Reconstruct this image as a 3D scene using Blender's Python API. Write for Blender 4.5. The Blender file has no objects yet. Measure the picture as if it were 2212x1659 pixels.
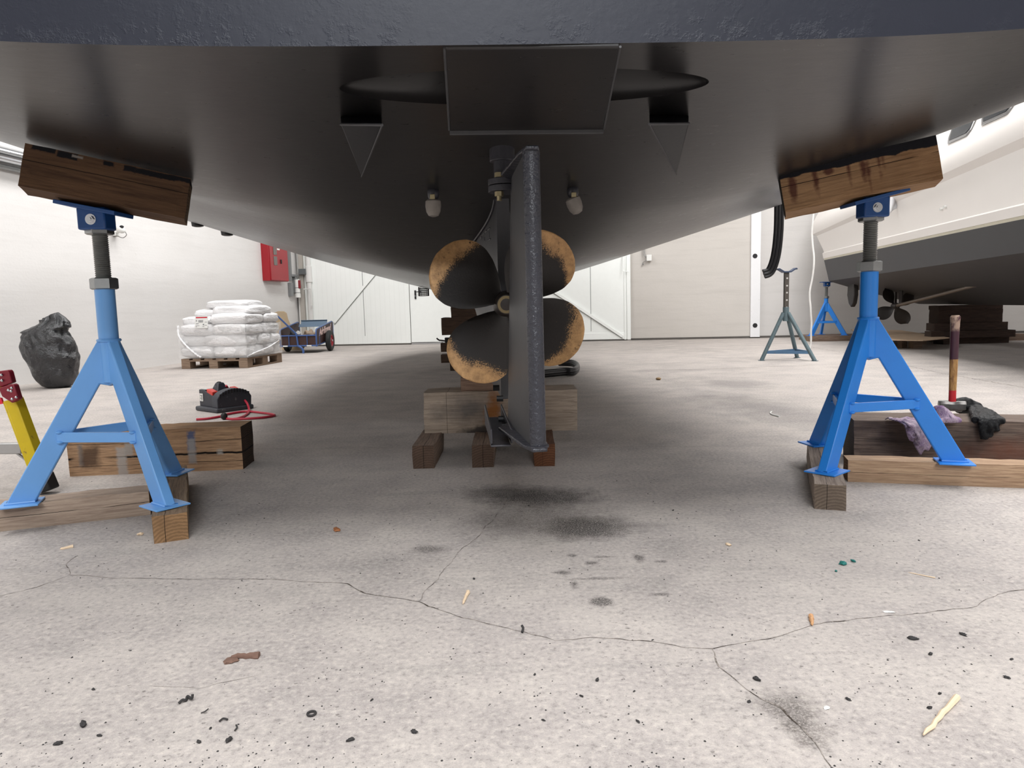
import bpy, bmesh, math, random
from mathutils import Vector, Matrix, noise
random.seed(7)
SC = bpy.context.scene
COL = SC.collection
V = Vector

# ------------------------------------------------------------------ camera
FPX, PITCH, ROLL, CAMH = 1548.7, 0.1085, -0.0262, 0.75
_F = V((0, math.cos(PITCH), -math.sin(PITCH)))
_U0 = V((0, math.sin(PITCH), math.cos(PITCH)))
_R0 = V((1, 0, 0))
_R = _R0 * math.cos(ROLL) + _U0 * math.sin(ROLL)
_U = _U0 * math.cos(ROLL) - _R0 * math.sin(ROLL)
EYE = V((0, 0, CAMH))
cd = bpy.data.cameras.new('camera')
cd.sensor_fit = 'HORIZONTAL'
cd.sensor_width = 36
cd.lens = 36 * FPX / 2212
cd.clip_start = 0.02
cam = bpy.data.objects.new('camera', cd)
COL.objects.link(cam)
M = Matrix((( _R.x, _U.x, -_F.x, 0), (_R.y, _U.y, -_F.y, 0), (_R.z, _U.z, -_F.z, CAMH), (0, 0, 0, 1)))
cam.matrix_world = M
SC.camera = cam

# ------------------------------------------------------------------ view, world, lamps
SC.view_settings.view_transform = 'Standard'
SC.view_settings.look = 'None'
SC.view_settings.gamma = 1
SC.view_settings.use_curve_mapping = False
SC.view_settings.exposure = 0.16
wd = bpy.data.worlds.new('hall_air')
SC.world = wd
wd.use_nodes = True
wd.node_tree.nodes['Background'].inputs[0].default_value = (0.9, 0.95, 1, 1)
wd.node_tree.nodes['Background'].inputs[1].default_value = 0.05

def lamp(name, loc, sx, sy, power, col=(1, 0.985, 0.96), aim=None):
    d = bpy.data.lights.new(name, 'AREA')
    d.shape = 'RECTANGLE'
    d.size, d.size_y, d.energy, d.color = sx, sy, power, col
    o = bpy.data.objects.new(name, d)
    o.location = loc
    if aim is not None:
        o.rotation_euler = (V(aim) - V(loc)).to_track_quat('-Z', 'Y').to_euler()
    COL.objects.link(o)
    return o

YAW = math.radians(-8.4)                       # the building is turned a little against the boat
NEUT = (1, 0.993, 0.987)
for x, y, sx, pw in ((-3.45, 3.0, 1.4, 280), (-2.5, 9.8, 1.4, 345), (4.2, 2.4, 2.4, 385), (4.8, 9.2, 2.4, 420), (10.2, 7.5, 1.6, 220)):
    lamp('ceiling_lamp', (x, y, 5.7), sx, 5.0, pw, NEUT).rotation_euler = (0, 0, YAW)
lamp('ceiling_lamp', (0.5, -1.4, 5.7), 4.0, 1.4, 300, (0.97, 0.985, 1.0)).rotation_euler = (0, 0, YAW)

for y, sx, pw in ((-5.5, 4.0, 300), (-9.5, 3.0, 760)):  # the nearer lamp is added to brighten the floor below the stern
    lamp('ceiling_lamp', (0.3, y, 5.7), sx, 1.2, pw, (0.94, 0.97, 1.0)).rotation_euler = (0, 0, YAW)

# ------------------------------------------------------------------ measuring helpers
def ray(px, py):
    return _F + _R * ((px - 1106) / FPX) - _U * ((py - 829.5) / FPX)
def G(px, py, z=0.0):
    d = ray(px, py)
    return EYE + d * ((z - CAMH) / d.z)
def D(px, py, dist):
    d = ray(px, py)
    return EYE + d * (dist / d.y)
CORNER = V((-4.50, 15.45, 0))
BE = V((math.cos(YAW), math.sin(YAW), 0))      # along the back wall
BN = V((math.sin(YAW), -math.cos(YAW), 0))     # out of the back wall into the hall
def plane_hit(px, py, p, n):
    d = ray(px, py)
    return EYE + d * ((p - EYE).dot(n) / d.dot(n))
def BW(px, py, off=0.0):
    return plane_hit(px, py, CORNER + BN * off, BN)
def LW(px, py, off=0.0):
    return plane_hit(px, py, CORNER + BE * off, BE)

# ------------------------------------------------------------------ object helpers
def world_m(o):
    m = o.matrix_basis.copy()
    while o.parent:
        o = o.parent
        m = o.matrix_basis @ m
    return m

def tag(o, label=None, cat=None, group=None, kind=None):
    if label: o['label'] = label
    if cat: o['category'] = cat
    if group: o['group'] = group
    if kind: o['kind'] = kind
    return o

def empty(name, loc, label=None, cat=None, group=None, rz=0.0):
    o = bpy.data.objects.new(name, None)
    o.empty_display_size = 0.1
    o.location = loc
    o.rotation_euler = (0, 0, rz)
    COL.objects.link(o)
    return tag(o, label, cat, group)

class MB:
    def __init__(self):
        self.b = bmesh.new()
    def face(self, pts):
        vs = [self.b.verts.new(p) for p in pts]
        return self.b.faces.new(vs)
    def hexa(self, lo, hi):
        """two quads (same winding) joined into a closed block"""
        a = [self.b.verts.new(p) for p in lo]
        c = [self.b.verts.new(p) for p in hi]
        n = len(a)
        self.b.faces.new(a[::-1]); self.b.faces.new(c)
        for i in range(n):
            self.b.faces.new((a[i], a[(i + 1) % n], c[(i + 1) % n], c[i]))
        return self
    def prism(self, pts, vec):
        vec = V(vec)
        return self.hexa([V(p) for p in pts], [V(p) + vec for p in pts])
    def box(self, c, s, m=None):
        c = V(c); h = V(s) / 2
        lo = [V((x * h.x, y * h.y, -h.z)) for x, y in ((-1, -1), (1, -1), (1, 1), (-1, 1))]
        hi = [V((p.x, p.y, h.z)) for p in lo]
        f = (lambda p: c + m @ p) if m else (lambda p: c + p)
        return self.hexa([f(p) for p in lo], [f(p) for p in hi])
    def bar(self, p0, p1, w, t, up=(0, 0, 1)):
        """rectangular bar from p0 to p1; w across (perpendicular to up), t along up"""
        p0, p1 = V(p0), V(p1)
        d = (p1 - p0).normalized()
        s = d.cross(V(up)).normalized()
        u = s.cross(d).normalized()
        q = [s * (a * w / 2) + u * (b * t / 2) for a, b in ((-1, -1), (1, -1), (1, 1), (-1, 1))]
        return self.hexa([p0 + k for k in q], [p1 + k for k in q])
    def tube(self, pts, r, seg=10, closed=False, cap=True):
        pts = [V(p) for p in pts]
        n = len(pts)
        rr = r if isinstance(r, (list, tuple)) else [r] * n
        rings = []
        prev = None
        for i, p in enumerate(pts):
            if closed:
                t = pts[(i + 1) % n] - pts[i - 1]
            else:
                t = pts[min(i + 1, n - 1)] - pts[max(i - 1, 0)]
            t.normalize()
            if prev is None:
                a = V((0, 0, 1)) if abs(t.z) < 0.9 else V((1, 0, 0))
                s = t.cross(a).normalized()
            else:
                s = (prev - t * prev.dot(t)).normalized()
            prev = s
            u = t.cross(s)
            rings.append([self.b.verts.new(p + (s * math.cos(k * 2 * math.pi / seg) + u * math.sin(k * 2 * math.pi / seg)) * rr[i]) for k in range(seg)])
        m = n if closed else n - 1
        for i in range(m):
            A, B = rings[i], rings[(i + 1) % n]
            for k in range(seg):
                self.b.faces.new((A[k], A[(k + 1) % seg], B[(k + 1) % seg], B[k]))
        if cap and not closed:
            self.b.faces.new(rings[0][::-1]); self.b.faces.new(rings[-1])
        return self
    def cyl(self, p0, p1, r, seg=20, r1=None):
        return self.tube([p0, p1], [r, r if r1 is None else r1], seg)
    def lathe(self, prof, c=(0, 0, 0), m=None, seg=24, loop=False):
        """prof: (radius, z) pairs turned about local z"""
        c = V(c)
        rings = []
        for r, z in prof:
            ring = []
            for k in range(seg):
                p = V((r * math.cos(2 * math.pi * k / seg), r * math.sin(2 * math.pi * k / seg), z))
                ring.append(self.b.verts.new(c + (m @ p if m else p)))
            rings.append(ring)
        for A, B in zip(rings, rings[1:]):
            for k in range(seg):
                self.b.faces.new((A[k], A[(k + 1) % seg], B[(k + 1) % seg], B[k]))
        if loop:
            A, B = rings[-1], rings[0]
            for k in range(seg): self.b.faces.new((A[k], A[(k + 1) % seg], B[(k + 1) % seg], B[k]))
        else:
            self.b.faces.new(rings[0][::-1]); self.b.faces.new(rings[-1])
        return self
    def ball(self, c, s, m=None, seg=16, rings=10):
        c = V(c); s = V(s)
        prof = []
        for i in range(1, rings):
            a = math.pi * i / rings
            prof.append((math.sin(a), -math.cos(a)))
        mm = Matrix.Diagonal(s)
        if m: mm = m @ mm
        return self.lathe(prof, c, mm, seg)
    def grid(self, fn, nu, nv, closed_u=False):
        vs = [[self.b.verts.new(fn(i / (nu - (0 if closed_u else 1)), j / (nv - 1))) for j in range(nv)] for i in range(nu)]
        for i in range(nu if closed_u else nu - 1):
            for j in range(nv - 1):
                self.b.faces.new((vs[i][j], vs[(i + 1) % nu][j], vs[(i + 1) % nu][j + 1], vs[i][j + 1]))
        return vs
    def split_build(self, name, mat, parent, **k):
        """every loose piece becomes an object of its own"""
        self.b.verts.index_update(); self.b.verts.ensure_lookup_table()
        seen, out = set(), []
        for v in self.b.verts:
            if v in seen: continue
            isl, todo = [], [v]; seen.add(v)
            while todo:
                x = todo.pop(); isl.append(x)
                for e in x.link_edges:
                    y = e.other_vert(x)
                    if y not in seen: seen.add(y); todo.append(y)
            part = MB(); mp = {x: part.b.verts.new(x.co) for x in isl}
            for f in {f for x in isl for f in x.link_faces}: part.b.faces.new([mp[x] for x in f.verts])
            out.append(part.build(name, mat, parent, **k))
        self.b.free()
        return out
    def build(self, name, mat, parent=None, label=None, cat=None, group=None, kind=None, bevel=0.0, seg=2, angle=35, solid=0.0, sub=0, recenter=True, merge=0.0):
        if merge: bmesh.ops.remove_doubles(self.b, verts=self.b.verts, dist=merge)
        bmesh.ops.recalc_face_normals(self.b, faces=self.b.faces)
        me = bpy.data.meshes.new(name)
        self.b.to_mesh(me); self.b.free()
        o = bpy.data.objects.new(name, me)
        COL.objects.link(o)
        if parent is not None:
            me.transform(world_m(parent).inverted())
            o.parent = parent
        elif recenter:
            xs = [v.co for v in me.vertices]
            lo = V((min(p.x for p in xs), min(p.y for p in xs), min(p.z for p in xs)))
            hi = V((max(p.x for p in xs), max(p.y for p in xs), max(p.z for p in xs)))
            c = V(((lo.x + hi.x) / 2, (lo.y + hi.y) / 2, lo.z))
            me.transform(Matrix.Translation(-c))
            o.location = c
        for q in (mat if isinstance(mat, (list, tuple)) else [mat]):
            me.materials.append(q)
        me.shade_smooth()
        me.set_sharp_from_angle(angle=math.radians(angle))
        if solid:
            s = o.modifiers.new('s', 'SOLIDIFY'); s.thickness = solid; s.offset = 0
        if bevel:
            bv = o.modifiers.new('b', 'BEVEL'); bv.width = bevel; bv.segments = seg; bv.limit_method = 'ANGLE'; bv.angle_limit = math.radians(40)
        if sub:
            ss = o.modifiers.new('u', 'SUBSURF'); ss.levels = ss.render_levels = sub
        return tag(o, label, cat, group, kind)

def children(o):
    return [c for c in bpy.data.objects if c.parent == o]
def copy_tree(o, parent=None):
    c = o.copy(); COL.objects.link(c); c.parent = parent
    for ch in children(o): copy_tree(ch, c)
    return c

def spline(pts, n=8):
    pts = [V(p) for p in pts]
    out = []
    for i in range(len(pts) - 1):
        p0, p1, p2, p3 = pts[max(i - 1, 0)], pts[i], pts[i + 1], pts[min(i + 2, len(pts) - 1)]
        for k in range(n):
            t = k / n
            out.append(0.5 * ((2 * p1) + (p2 - p0) * t + (2 * p0 - 5 * p1 + 4 * p2 - p3) * t * t + (3 * p1 - p0 - 3 * p2 + p3) * t ** 3))
    out.append(pts[-1])
    return out

# ------------------------------------------------------------------ materials
def lin(c):
    return tuple(((x / 255) / 12.92 if x <= 10 else ((x / 255 + 0.055) / 1.055) ** 2.4) for x in c) + (1,)

class N:
    """small helper to wire shader nodes"""
    def __init__(self, name):
        self.m = bpy.data.materials.new(name)
        self.m.use_nodes = True
        self.t = self.m.node_tree
        self.p = self.t.nodes['Principled BSDF']
        self.tc = self.t.nodes.new('ShaderNodeTexCoord')
        self._xyz = None
    def put(self, sock, v):
        if hasattr(v, 'is_output'): self.t.links.new(v, sock)
        elif isinstance(v, (int, float)): sock.default_value = v
        else:
            v = tuple(v)
            n = len(sock.default_value)
            sock.default_value = (v + (1,))[:n] if len(v) < n else v[:n]
    def math(self, op, a, b=0.0, c=0.0, clamp=False):
        n = self.t.nodes.new('ShaderNodeMath'); n.operation = op; n.use_clamp = clamp
        self.put(n.inputs[0], a); self.put(n.inputs[1], b); self.put(n.inputs[2], c)
        return n.outputs[0]
    def obj(self): return self.tc.outputs['Object']
    def xyz(self, v=None):
        if v is None and self._xyz: return self._xyz
        n = self.t.nodes.new('ShaderNodeSeparateXYZ'); self.put(n.inputs[0], v if v is not None else self.obj())
        if v is None: self._xyz = n.outputs
        return n.outputs
    def map(self, scale=(1, 1, 1), v=None, loc=(0, 0, 0), rot=(0, 0, 0)):
        n = self.t.nodes.new('ShaderNodeMapping')
        self.put(n.inputs[0], v if v is not None else self.obj())
        n.inputs[1].default_value = loc; n.inputs[2].default_value = rot; n.inputs[3].default_value = scale
        return n.outputs[0]
    def noise(self, scale, detail=4, rough=0.55, v=None, dist=0.0):
        n = self.t.nodes.new('ShaderNodeTexNoise')
        self.put(n.inputs['Vector'], v if v is not None else self.obj())
        n.inputs['Scale'].default_value = scale; n.inputs['Detail'].default_value = detail; n.inputs['Roughness'].default_value = rough
        n.inputs['Distortion'].default_value = dist
        return n.outputs['Fac']
    def voro(self, scale, v=None, feat='F1'):
        n = self.t.nodes.new('ShaderNodeTexVoronoi'); n.feature = feat
        self.put(n.inputs['Vector'], v if v is not None else self.obj()); n.inputs['Scale'].default_value = scale
        return n.outputs['Distance']
    def rng(self, x, a, b, c=0.0, d=1.0, smooth=False):
        n = self.t.nodes.new('ShaderNodeMapRange'); n.clamp = True
        if smooth: n.interpolation_type = 'SMOOTHSTEP'
        self.put(n.inputs[0], x)
        for i, k in enumerate((a, b, c, d)): n.inputs[i + 1].default_value = k
        return n.outputs[0]
    def mix(self, f, a, b, blend='MIX'):
        n = self.t.nodes.new('ShaderNodeMix'); n.data_type = 'RGBA'; n.blend_type = blend
        self.put(n.inputs[0], f); self.put(n.inputs[6], a); self.put(n.inputs[7], b)
        return n.outputs[2]
    def blob(self, x0, y0, w, h, amp=0.02, ns=20, soft=0.004, ax='xz', ang=0.0, seed=0.0):
        """ragged patch mask in object space"""
        o = self.xyz()
        A = o['xyz'.index(ax[0])]; B = o['xyz'.index(ax[1])]
        a = self.math('SUBTRACT', A, x0); b = self.math('SUBTRACT', B, y0)
        if ang:
            c, s = math.cos(ang), math.sin(ang)
            a2 = self.math('ADD', self.math('MULTIPLY', a, c), self.math('MULTIPLY', b, s))
            b2 = self.math('SUBTRACT', self.math('MULTIPLY', b, c), self.math('MULTIPLY', a, s))
            a, b = a2, b2
        q = self.math('SQRT', self.math('ADD', self.math('POWER', self.math('DIVIDE', a, w), 2), self.math('POWER', self.math('DIVIDE', b, h), 2)))
        q = self.math('MULTIPLY', self.math('SUBTRACT', q, 1), min(w, h))
        nz = self.noise(ns, 5, 0.65, self.map(loc=(seed * 3.1, seed * 7.7, seed)))
        q = self.math('ADD', q, self.math('MULTIPLY', self.math('SUBTRACT', nz, 0.5), amp * 2))
        return self.rng(q, -soft, soft, 1.0, 0.0)
    def rect(self, x0, y0, w, h, amp=0.004, ns=40, soft=0.002, ax='xz', seed=0.0):
        o = self.xyz()
        a = self.math('SUBTRACT', self.math('ABSOLUTE', self.math('SUBTRACT', o['xyz'.index(ax[0])], x0)), w)
        b = self.math('SUBTRACT', self.math('ABSOLUTE', self.math('SUBTRACT', o['xyz'.index(ax[1])], y0)), h)
        q = self.math('MAXIMUM', a, b)
        nz = self.noise(ns, 5, 0.65, self.map(loc=(seed * 3.1, seed * 7.7, seed)))
        q = self.math('ADD', q, self.math('MULTIPLY', self.math('SUBTRACT', nz, 0.5), amp * 2))
        return self.rng(q, -soft, soft, 1.0, 0.0)
    def bump(self, h, strength=0.3, dist=0.01):
        n = self.t.nodes.new('ShaderNodeBump'); n.inputs['Strength'].default_value = strength; n.inputs['Distance'].default_value = dist
        self.put(n.inputs['Height'], h)
        self.t.links.new(n.outputs[0], self.p.inputs['Normal'])
    def out(self, col, rough=0.6, metal=0.0, spec=0.5):
        self.put(self.p.inputs['Base Color'], col); self.put(self.p.inputs['Roughness'], rough)
        self.put(self.p.inputs['Metallic'], metal); self.put(self.p.inputs['Specular IOR Level'], spec)
        return self.m

def plain(name, c, rough=0.5, metal=0.0, var=0.12, vs=12, bump=0.0, bs=80, spec=0.5, grime=None):
    n = N(name)
    c = lin(c)
    a = tuple(x * (1 - var) for x in c[:3]); b = tuple(min(1, x * (1 + var)) for x in c[:3])
    col = n.mix(n.noise(vs, 4), a, b)
    if grime:
        col = n.mix(n.rng(n.noise(30, 6, 0.7), 0.62, 0.7), col, lin(grime))
    if bump: n.bump(n.noise(bs, 4), bump, 0.004)
    return n.out(col, rough, metal, spec)

_wn = [0]
def wood(name, light, dark, cracks=(), extra=None, end=None, grain=1.0, bumpk=1.0, rough=0.8):
    """sawn timber: grain along local x, growth rings on the sawn ends"""
    def soften(c): g = sum(c) / 3; return tuple(min(235, (x * .82 + g * .18) * 1.13) for x in c)
    light, dark = soften(light), soften(dark)
    end = soften(end) if end else None
    n = N(name)
    _wn[0] += 1
    off = (_wn[0] * 1.37, _wn[0] * 0.71, _wn[0] * 2.3)
    g = n.noise(6, 6, 0.6, n.map((1.2 * grain, 22 * grain, 22 * grain), loc=off), 0.6)
    f = n.noise(14, 5, 0.7, n.map((3, 60, 60), loc=off))
    big = n.noise(2.2, 4, 0.6, n.map((1, 2.5, 2.5), loc=off))
    col = n.mix(n.rng(g, 0.34, 0.60), lin(dark), lin(light))
    col = n.mix(n.rng(f, 0.55, 0.75, 0, 0.45), col, tuple(x * 0.55 for x in lin(dark)[:3]))
    col = n.mix(n.rng(big, 0.45, 0.75, 0, 0.4), col, tuple(x * 0.7 for x in lin(dark)[:3]))
    # sawn ends
    w = n.t.nodes.new('ShaderNodeTexWave'); w.wave_type = 'RINGS'; w.rings_direction = 'X'
    n.put(w.inputs['Vector'], n.map((1, 1, 1), loc=(0, 0.02, 0.05)))
    w.inputs['Scale'].default_value = 28; w.inputs['Distortion'].default_value = 2.5; w.inputs['Detail'].default_value = 3; w.inputs['Detail Scale'].default_value = 3
    e = end or light
    ecol = n.mix(w.outputs['Fac'], tuple(x * 0.62 for x in lin(e)[:3]), lin(e))
    ecol = n.mix(n.rng(n.noise(9, 4), 0.45, 0.7, 0, 0.6), ecol, tuple(x * 0.5 for x in lin(e)[:3]))
    nx = n.xyz(n.tc.outputs['Normal'])[0]
    col = n.mix(n.rng(n.math('ABSOLUTE', nx), 0.75, 0.85), col, ecol)
    ck = None
    for (ax, z0, wd_, amp) in cracks:
        o = n.xyz()
        q = n.math('SUBTRACT', o['xyz'.index(ax)], z0)
        wob = n.noise(2.5, 5, 0.6, n.map((1, 0.15, 0.15), loc=(z0 * 50, 3, 1)))
        q = n.math('ABSOLUTE', n.math('ADD', q, n.math('MULTIPLY', n.math('SUBTRACT', wob, 0.5), amp)))
        m = n.rng(q, wd_ * 0.5, wd_, 1, 0)
        m = n.math('MULTIPLY', m, n.rng(n.noise(4, 2, 0.5, n.map((1, 0.1, 0.1), loc=(z0 * 90, 0, 0))), 0.38, 0.46))
        col = n.mix(m, col, (0.012, 0.008, 0.006))
        ck = m if ck is None else n.math('MAXIMUM', ck, m)
    if extra: col = extra(n, col)
    h = n.math('ADD', n.math('MULTIPLY', g, 0.6), f)
    if ck is not None: h = n.math('SUBTRACT', h, n.math('MULTIPLY', ck, 2.5))
    n.bump(h, 0.45 * bumpk, 0.006)
    return n.out(col, rough, 0, 0.25)

def timber(name, label, c, L, W, H, yaw=0.0, mat=None, tilt=0.0, cat='timber', group=None, rough=0.003, parent=None, bev=0.006, sag=0.0):
    """a sawn beam: c is the middle of its underside, long axis at yaw"""
    b = bmesh.new()
    nx, ny, nz = max(4, int(L / 0.035)), max(3, int(W / 0.035)), max(3, int(H / 0.035))
    def put(fn, n1, n2):
        vs = [[b.verts.new(fn(i / n1, j / n2)) for j in range(n2 + 1)] for i in range(n1 + 1)]
        for i in range(n1):
            for j in range(n2):
                b.faces.new((vs[i][j], vs[i + 1][j], vs[i + 1][j + 1], vs[i][j + 1]))
    for s in (0, 1):
        put(lambda u, w: V(((u - .5) * L, (w - .5) * W, s * H)), nx, ny)
        put(lambda u, w: V(((u - .5) * L, (s - .5) * W, w * H)), nx, nz)
        put(lambda u, w: V(((s - .5) * L, (u - .5) * W, w * H)), ny, nz)
    bmesh.ops.remove_doubles(b, verts=b.verts, dist=1e-5)
    bmesh.ops.recalc_face_normals(b, faces=b.faces)
    sd = V((random.random() * 50, random.random() * 50, random.random() * 50))
    for v in b.verts:
        p = v.co
        d = noise.noise_vector(V((p.x * 3, p.y * 9, p.z * 9)) + sd) * rough + noise.noise_vector(p * 25 + sd) * rough * 0.4
        if p.z < 1e-4: d.z = abs(d.z) * 0.3
        ex = (abs(abs(p.y) - W / 2) < 1e-4) + (abs(p.z) < 1e-4 or abs(p.z - H) < 1e-4) + (abs(abs(p.x) - L / 2) < 1e-4)
        if ex >= 2:
            k = bev * (0.5 + abs(noise.noise(p * 12 + sd)) * 1.6)
            d -= V((math.copysign(k, p.x) if abs(abs(p.x) - L / 2) < 1e-4 else 0, math.copysign(k, p.y) if abs(abs(p.y) - W / 2) < 1e-4 else 0,
                    (k if p.z < 1e-4 else -k) if (p.z < 1e-4 or abs(p.z - H) < 1e-4) else 0)) * 0.6
        v.co = p + d
    me = bpy.data.meshes.new(name)
    b.to_mesh(me); b.free()
    o = bpy.data.objects.new(name, me); COL.objects.link(o)
    o.location = c
    o.rotation_euler = (0, tilt, yaw)
    me.materials.append(mat)
    me.shade_smooth(); me.set_sharp_from_angle(angle=math.radians(40))
    return tag(o, label, cat, group)

# paints and metals
M_BLUE = plain('lit_blue_stand_paint', (108, 165, 226), 0.36, var=0.06, bump=0.08, bs=120)  # same paint as the right stand, lightened for direct light on the left one
M_BLUE2 = plain('bright_blue_stand_paint', (42, 132, 222), 0.34, var=0.06, bump=0.08, bs=120)
M_BLUE_DK = plain('deep_blue_bracket_paint', (22, 72, 132), 0.4, var=0.1, bump=0.15, bs=90)
M_ZINC = plain('galvanised_steel', (150, 152, 152), 0.38, 0.85, var=0.2, vs=30, bump=0.05)
M_STEELDK = plain('dark_threaded_steel', (132, 134, 132), 0.45, 0.45, var=0.15, vs=40)
M_CHROME = plain('polished_steel', (200, 202, 205), 0.18, 0.95, var=0.05)
M_BLACK = plain('black_rubber', (22, 22, 25), 0.42, var=0.2)
M_BLACKM = plain('matt_black_plastic', (18, 18, 20), 0.6, var=0.2)
M_WHITE = plain('white_paint', (226, 226, 222), 0.45, var=0.03)

# ================================================================== the hall
def floor_mat():
    n = N('worn_concrete')
    big = n.noise(0.55, 5, 0.6)
    mid = n.noise(3.5, 6, 0.65)
    streak = n.noise(5, 5, 0.6, n.map((0.35, 2.2, 1)))
    fine = n.noise(70, 5, 0.7)
    grit = n.noise(420, 3, 0.7)
    c = n.mix(n.rng(big, 0.35, 0.65), lin((160, 153, 149)), lin((180, 172, 168)))
    c = n.mix(n.rng(mid, 0.42, 0.72, 0, 0.8), c, lin((196, 188, 181)))
    c = n.mix(n.rng(mid, 0.42, 0.25, 0, 0.6), c, lin((140, 136, 133)))
    c = n.mix(n.rng(streak, 0.55, 0.75, 0, 0.5), c, lin((150, 145, 141)))
    c = n.mix(n.rng(fine, 0.5, 0.72, 0, 0.7), c, lin((210, 202, 193)))
    c = n.mix(n.rng(fine, 0.46, 0.3, 0, 0.7), c, lin((122, 117, 113)))
    c = n.mix(n.rng(grit, 0.58, 0.72, 0, 0.45), c, lin((222, 213, 205)))
    c = n.mix(n.rng(grit, 0.40, 0.27, 0, 0.7), c, lin((88, 83, 80)))
    # dark pits, sparse and gathered in patches
    pits = n.voro(46)
    pm = n.math('MULTIPLY', n.rng(pits, 0.10, 0.2, 1, 0), n.rng(n.noise(9, 3, 0.6), 0.52, 0.62))
    c = n.mix(n.math('MULTIPLY', pm, 0.45), c, lin((78, 73, 70)))
    # soot and rubber marks that belong to the floor
    def spot(px, py, w, h, amp, soft, k, col=(38, 36, 36), ns=14, ang=0.0, seed=0):
        nonlocal c
        g = G(px, py)
        m = n.blob(g.x, g.y, w, h, amp, ns, soft, 'xy', ang, seed)
        m = n.math('MULTIPLY', m, n.rng(n.noise(190, 5, 0.8), 0.34, 0.56))
        c = n.mix(n.math('MULTIPLY', m, k), c, lin(col))
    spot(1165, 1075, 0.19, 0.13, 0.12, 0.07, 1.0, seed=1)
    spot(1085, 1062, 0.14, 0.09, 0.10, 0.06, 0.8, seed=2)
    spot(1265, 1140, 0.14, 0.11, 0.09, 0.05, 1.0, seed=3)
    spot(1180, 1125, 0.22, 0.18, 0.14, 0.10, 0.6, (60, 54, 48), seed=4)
    spot(925, 1186, 0.045, 0.035, 0.03, 0.02, 0.7, seed=5)
    spot(1395, 1135, 0.06, 0.02, 0.03, 0.02, 0.4, seed=6)
    for i, (a, b_, w, h) in enumerate(((1235, 1200, .012, .012), (1278, 1216, .016, .012), (1215, 1237, .022, .014), (1380, 1205, .015, .03), (1428, 1213, .013, .008),
                                       (1240, 1262, .008, .02), (1290, 1250, .05, .006), (1300, 1300, .03, .028), (1425, 1284, .02, .008), (1302, 1203, .02, .004))):
        spot(a, b_, w, h, 0.014, 0.007, 0.85, seed=7 + i, ns=40)
    spot(1640, 880, 0.22, 0.85, 0.22, 0.16, 0.55, (70, 70, 74), 5, 0.18, 21)
    spot(1590, 830, 0.25, 0.35, 0.2, 0.12, 0.5, (80, 80, 84), 6, 0, 22)
    spot(1480, 800, 0.5, 0.12, 0.2, 0.12, 0.35, (90, 88, 90), 6, 0, 23)
    spot(1700, 1525, 0.05, 0.05, 0.06, 0.03, 0.7, (66, 60, 56), 26, 0, 24)
    spot(1740, 1575, 0.03, 0.05, 0.05, 0.02, 0.75, (60, 54, 50), 26, 0, 25)
    spot(880, 770, 1.2, 0.9, 0.7, 0.6, 0.25, (96, 93, 90), 2, 0, 26)
    n.bump(n.math('ADD', n.math('MULTIPLY', fine, 1.0), n.math('ADD', n.math('MULTIPLY', grit, 0.7), n.math('MULTIPLY', pm, -1.5))), 0.5, 0.004)
    return n.out(c, n.rng(mid, 0.3, 0.7, 0.72, 0.92), 0, 0.3)

m = MB()
m.face([(-14, -20, 0), (18, -20, 0), (18, 20, 0), (-14, 20, 0)])
FLOOR = m.build('floor', floor_mat(), kind='structure', recenter=False)

_n = N('crack_dirt')
M_CRACK = _n.out(_n.mix(_n.rng(_n.noise(22, 4, .7), .42, .58), lin((66, 58, 52)), lin((166, 157, 150))), .95, 0, .2)
M_JOINT = plain('joint_dirt', (116, 110, 104), 0.95, var=0.3, vs=30)
def ribbon(name, pts, w, mat, jit=0.006, parent=None):
    P = [G(*p) for p in pts]
    q = []
    for a, b_ in zip(P, P[1:]):
        k = max(2, int((b_ - a).length / 0.018))
        q += [a.lerp(b_, i / k) for i in range(k)]
    q.append(P[-1])
    mb = MB()
    L, R = [], []
    for i, p in enumerate(q):
        t = (q[min(i + 1, len(q) - 1)] - q[max(i - 1, 0)]).normalized()
        s = V((-t.y, t.x, 0))
        o = s * noise.noise(p * 9 + V((5, 1, 2))) * jit * 2 + s * noise.noise(p * 34) * jit
        ww = w * (0.25 + 1.3 * abs(noise.noise(p * 16 + V((9, 9, 9)))))
        if i in (0, len(q) - 1): ww *= 0.2
        L.append(p + o + s * ww / 2 + V((0, 0, .0009))); R.append(p + o - s * ww / 2 + V((0, 0, .0009)))
    for i in range(len(q) - 1):
        mb.face([L[i], R[i], R[i + 1], L[i + 1]])
    return mb.build(name, mat, parent=parent)
ribbon('crack', [(150, 1243), (300, 1250), (600, 1252), (750, 1262), (790, 1282), (905, 1300), (1000, 1335), (1100, 1356), (1200, 1383), (1280, 1378), (1400, 1385), (1480, 1398), (1540, 1402),
                 (1660, 1382), (1700, 1366), (1760, 1352), (1850, 1337), (1950, 1327), (2100, 1312), (2170, 1282), (2260, 1265)], 0.0042, M_CRACK, 0.005, FLOOR)
ribbon('crack', [(905, 1300), (960, 1230), (1000, 1190), (1060, 1130), (1100, 1080)], 0.003, M_CRACK, 0.006, FLOOR)
ribbon('crack', [(1538, 1402), (1555, 1440), (1610, 1488), (1690, 1530), (1735, 1585), (1768, 1625), (1800, 1672)], 0.0055, M_CRACK, 0.006, FLOOR)
ribbon('crack', [(150, 1243), (140, 1218), (170, 1200)], 0.003, M_CRACK, 0.005, FLOOR)
ribbon('crack', [(-60, 1300), (80, 1270), (150, 1243)], 0.003, M_CRACK, 0.005, FLOOR)
ribbon('crack', [(320, 1480), (430, 1490), (470, 1478), (560, 1458)], 0.002, M_CRACK, 0.004, FLOOR)
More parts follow.
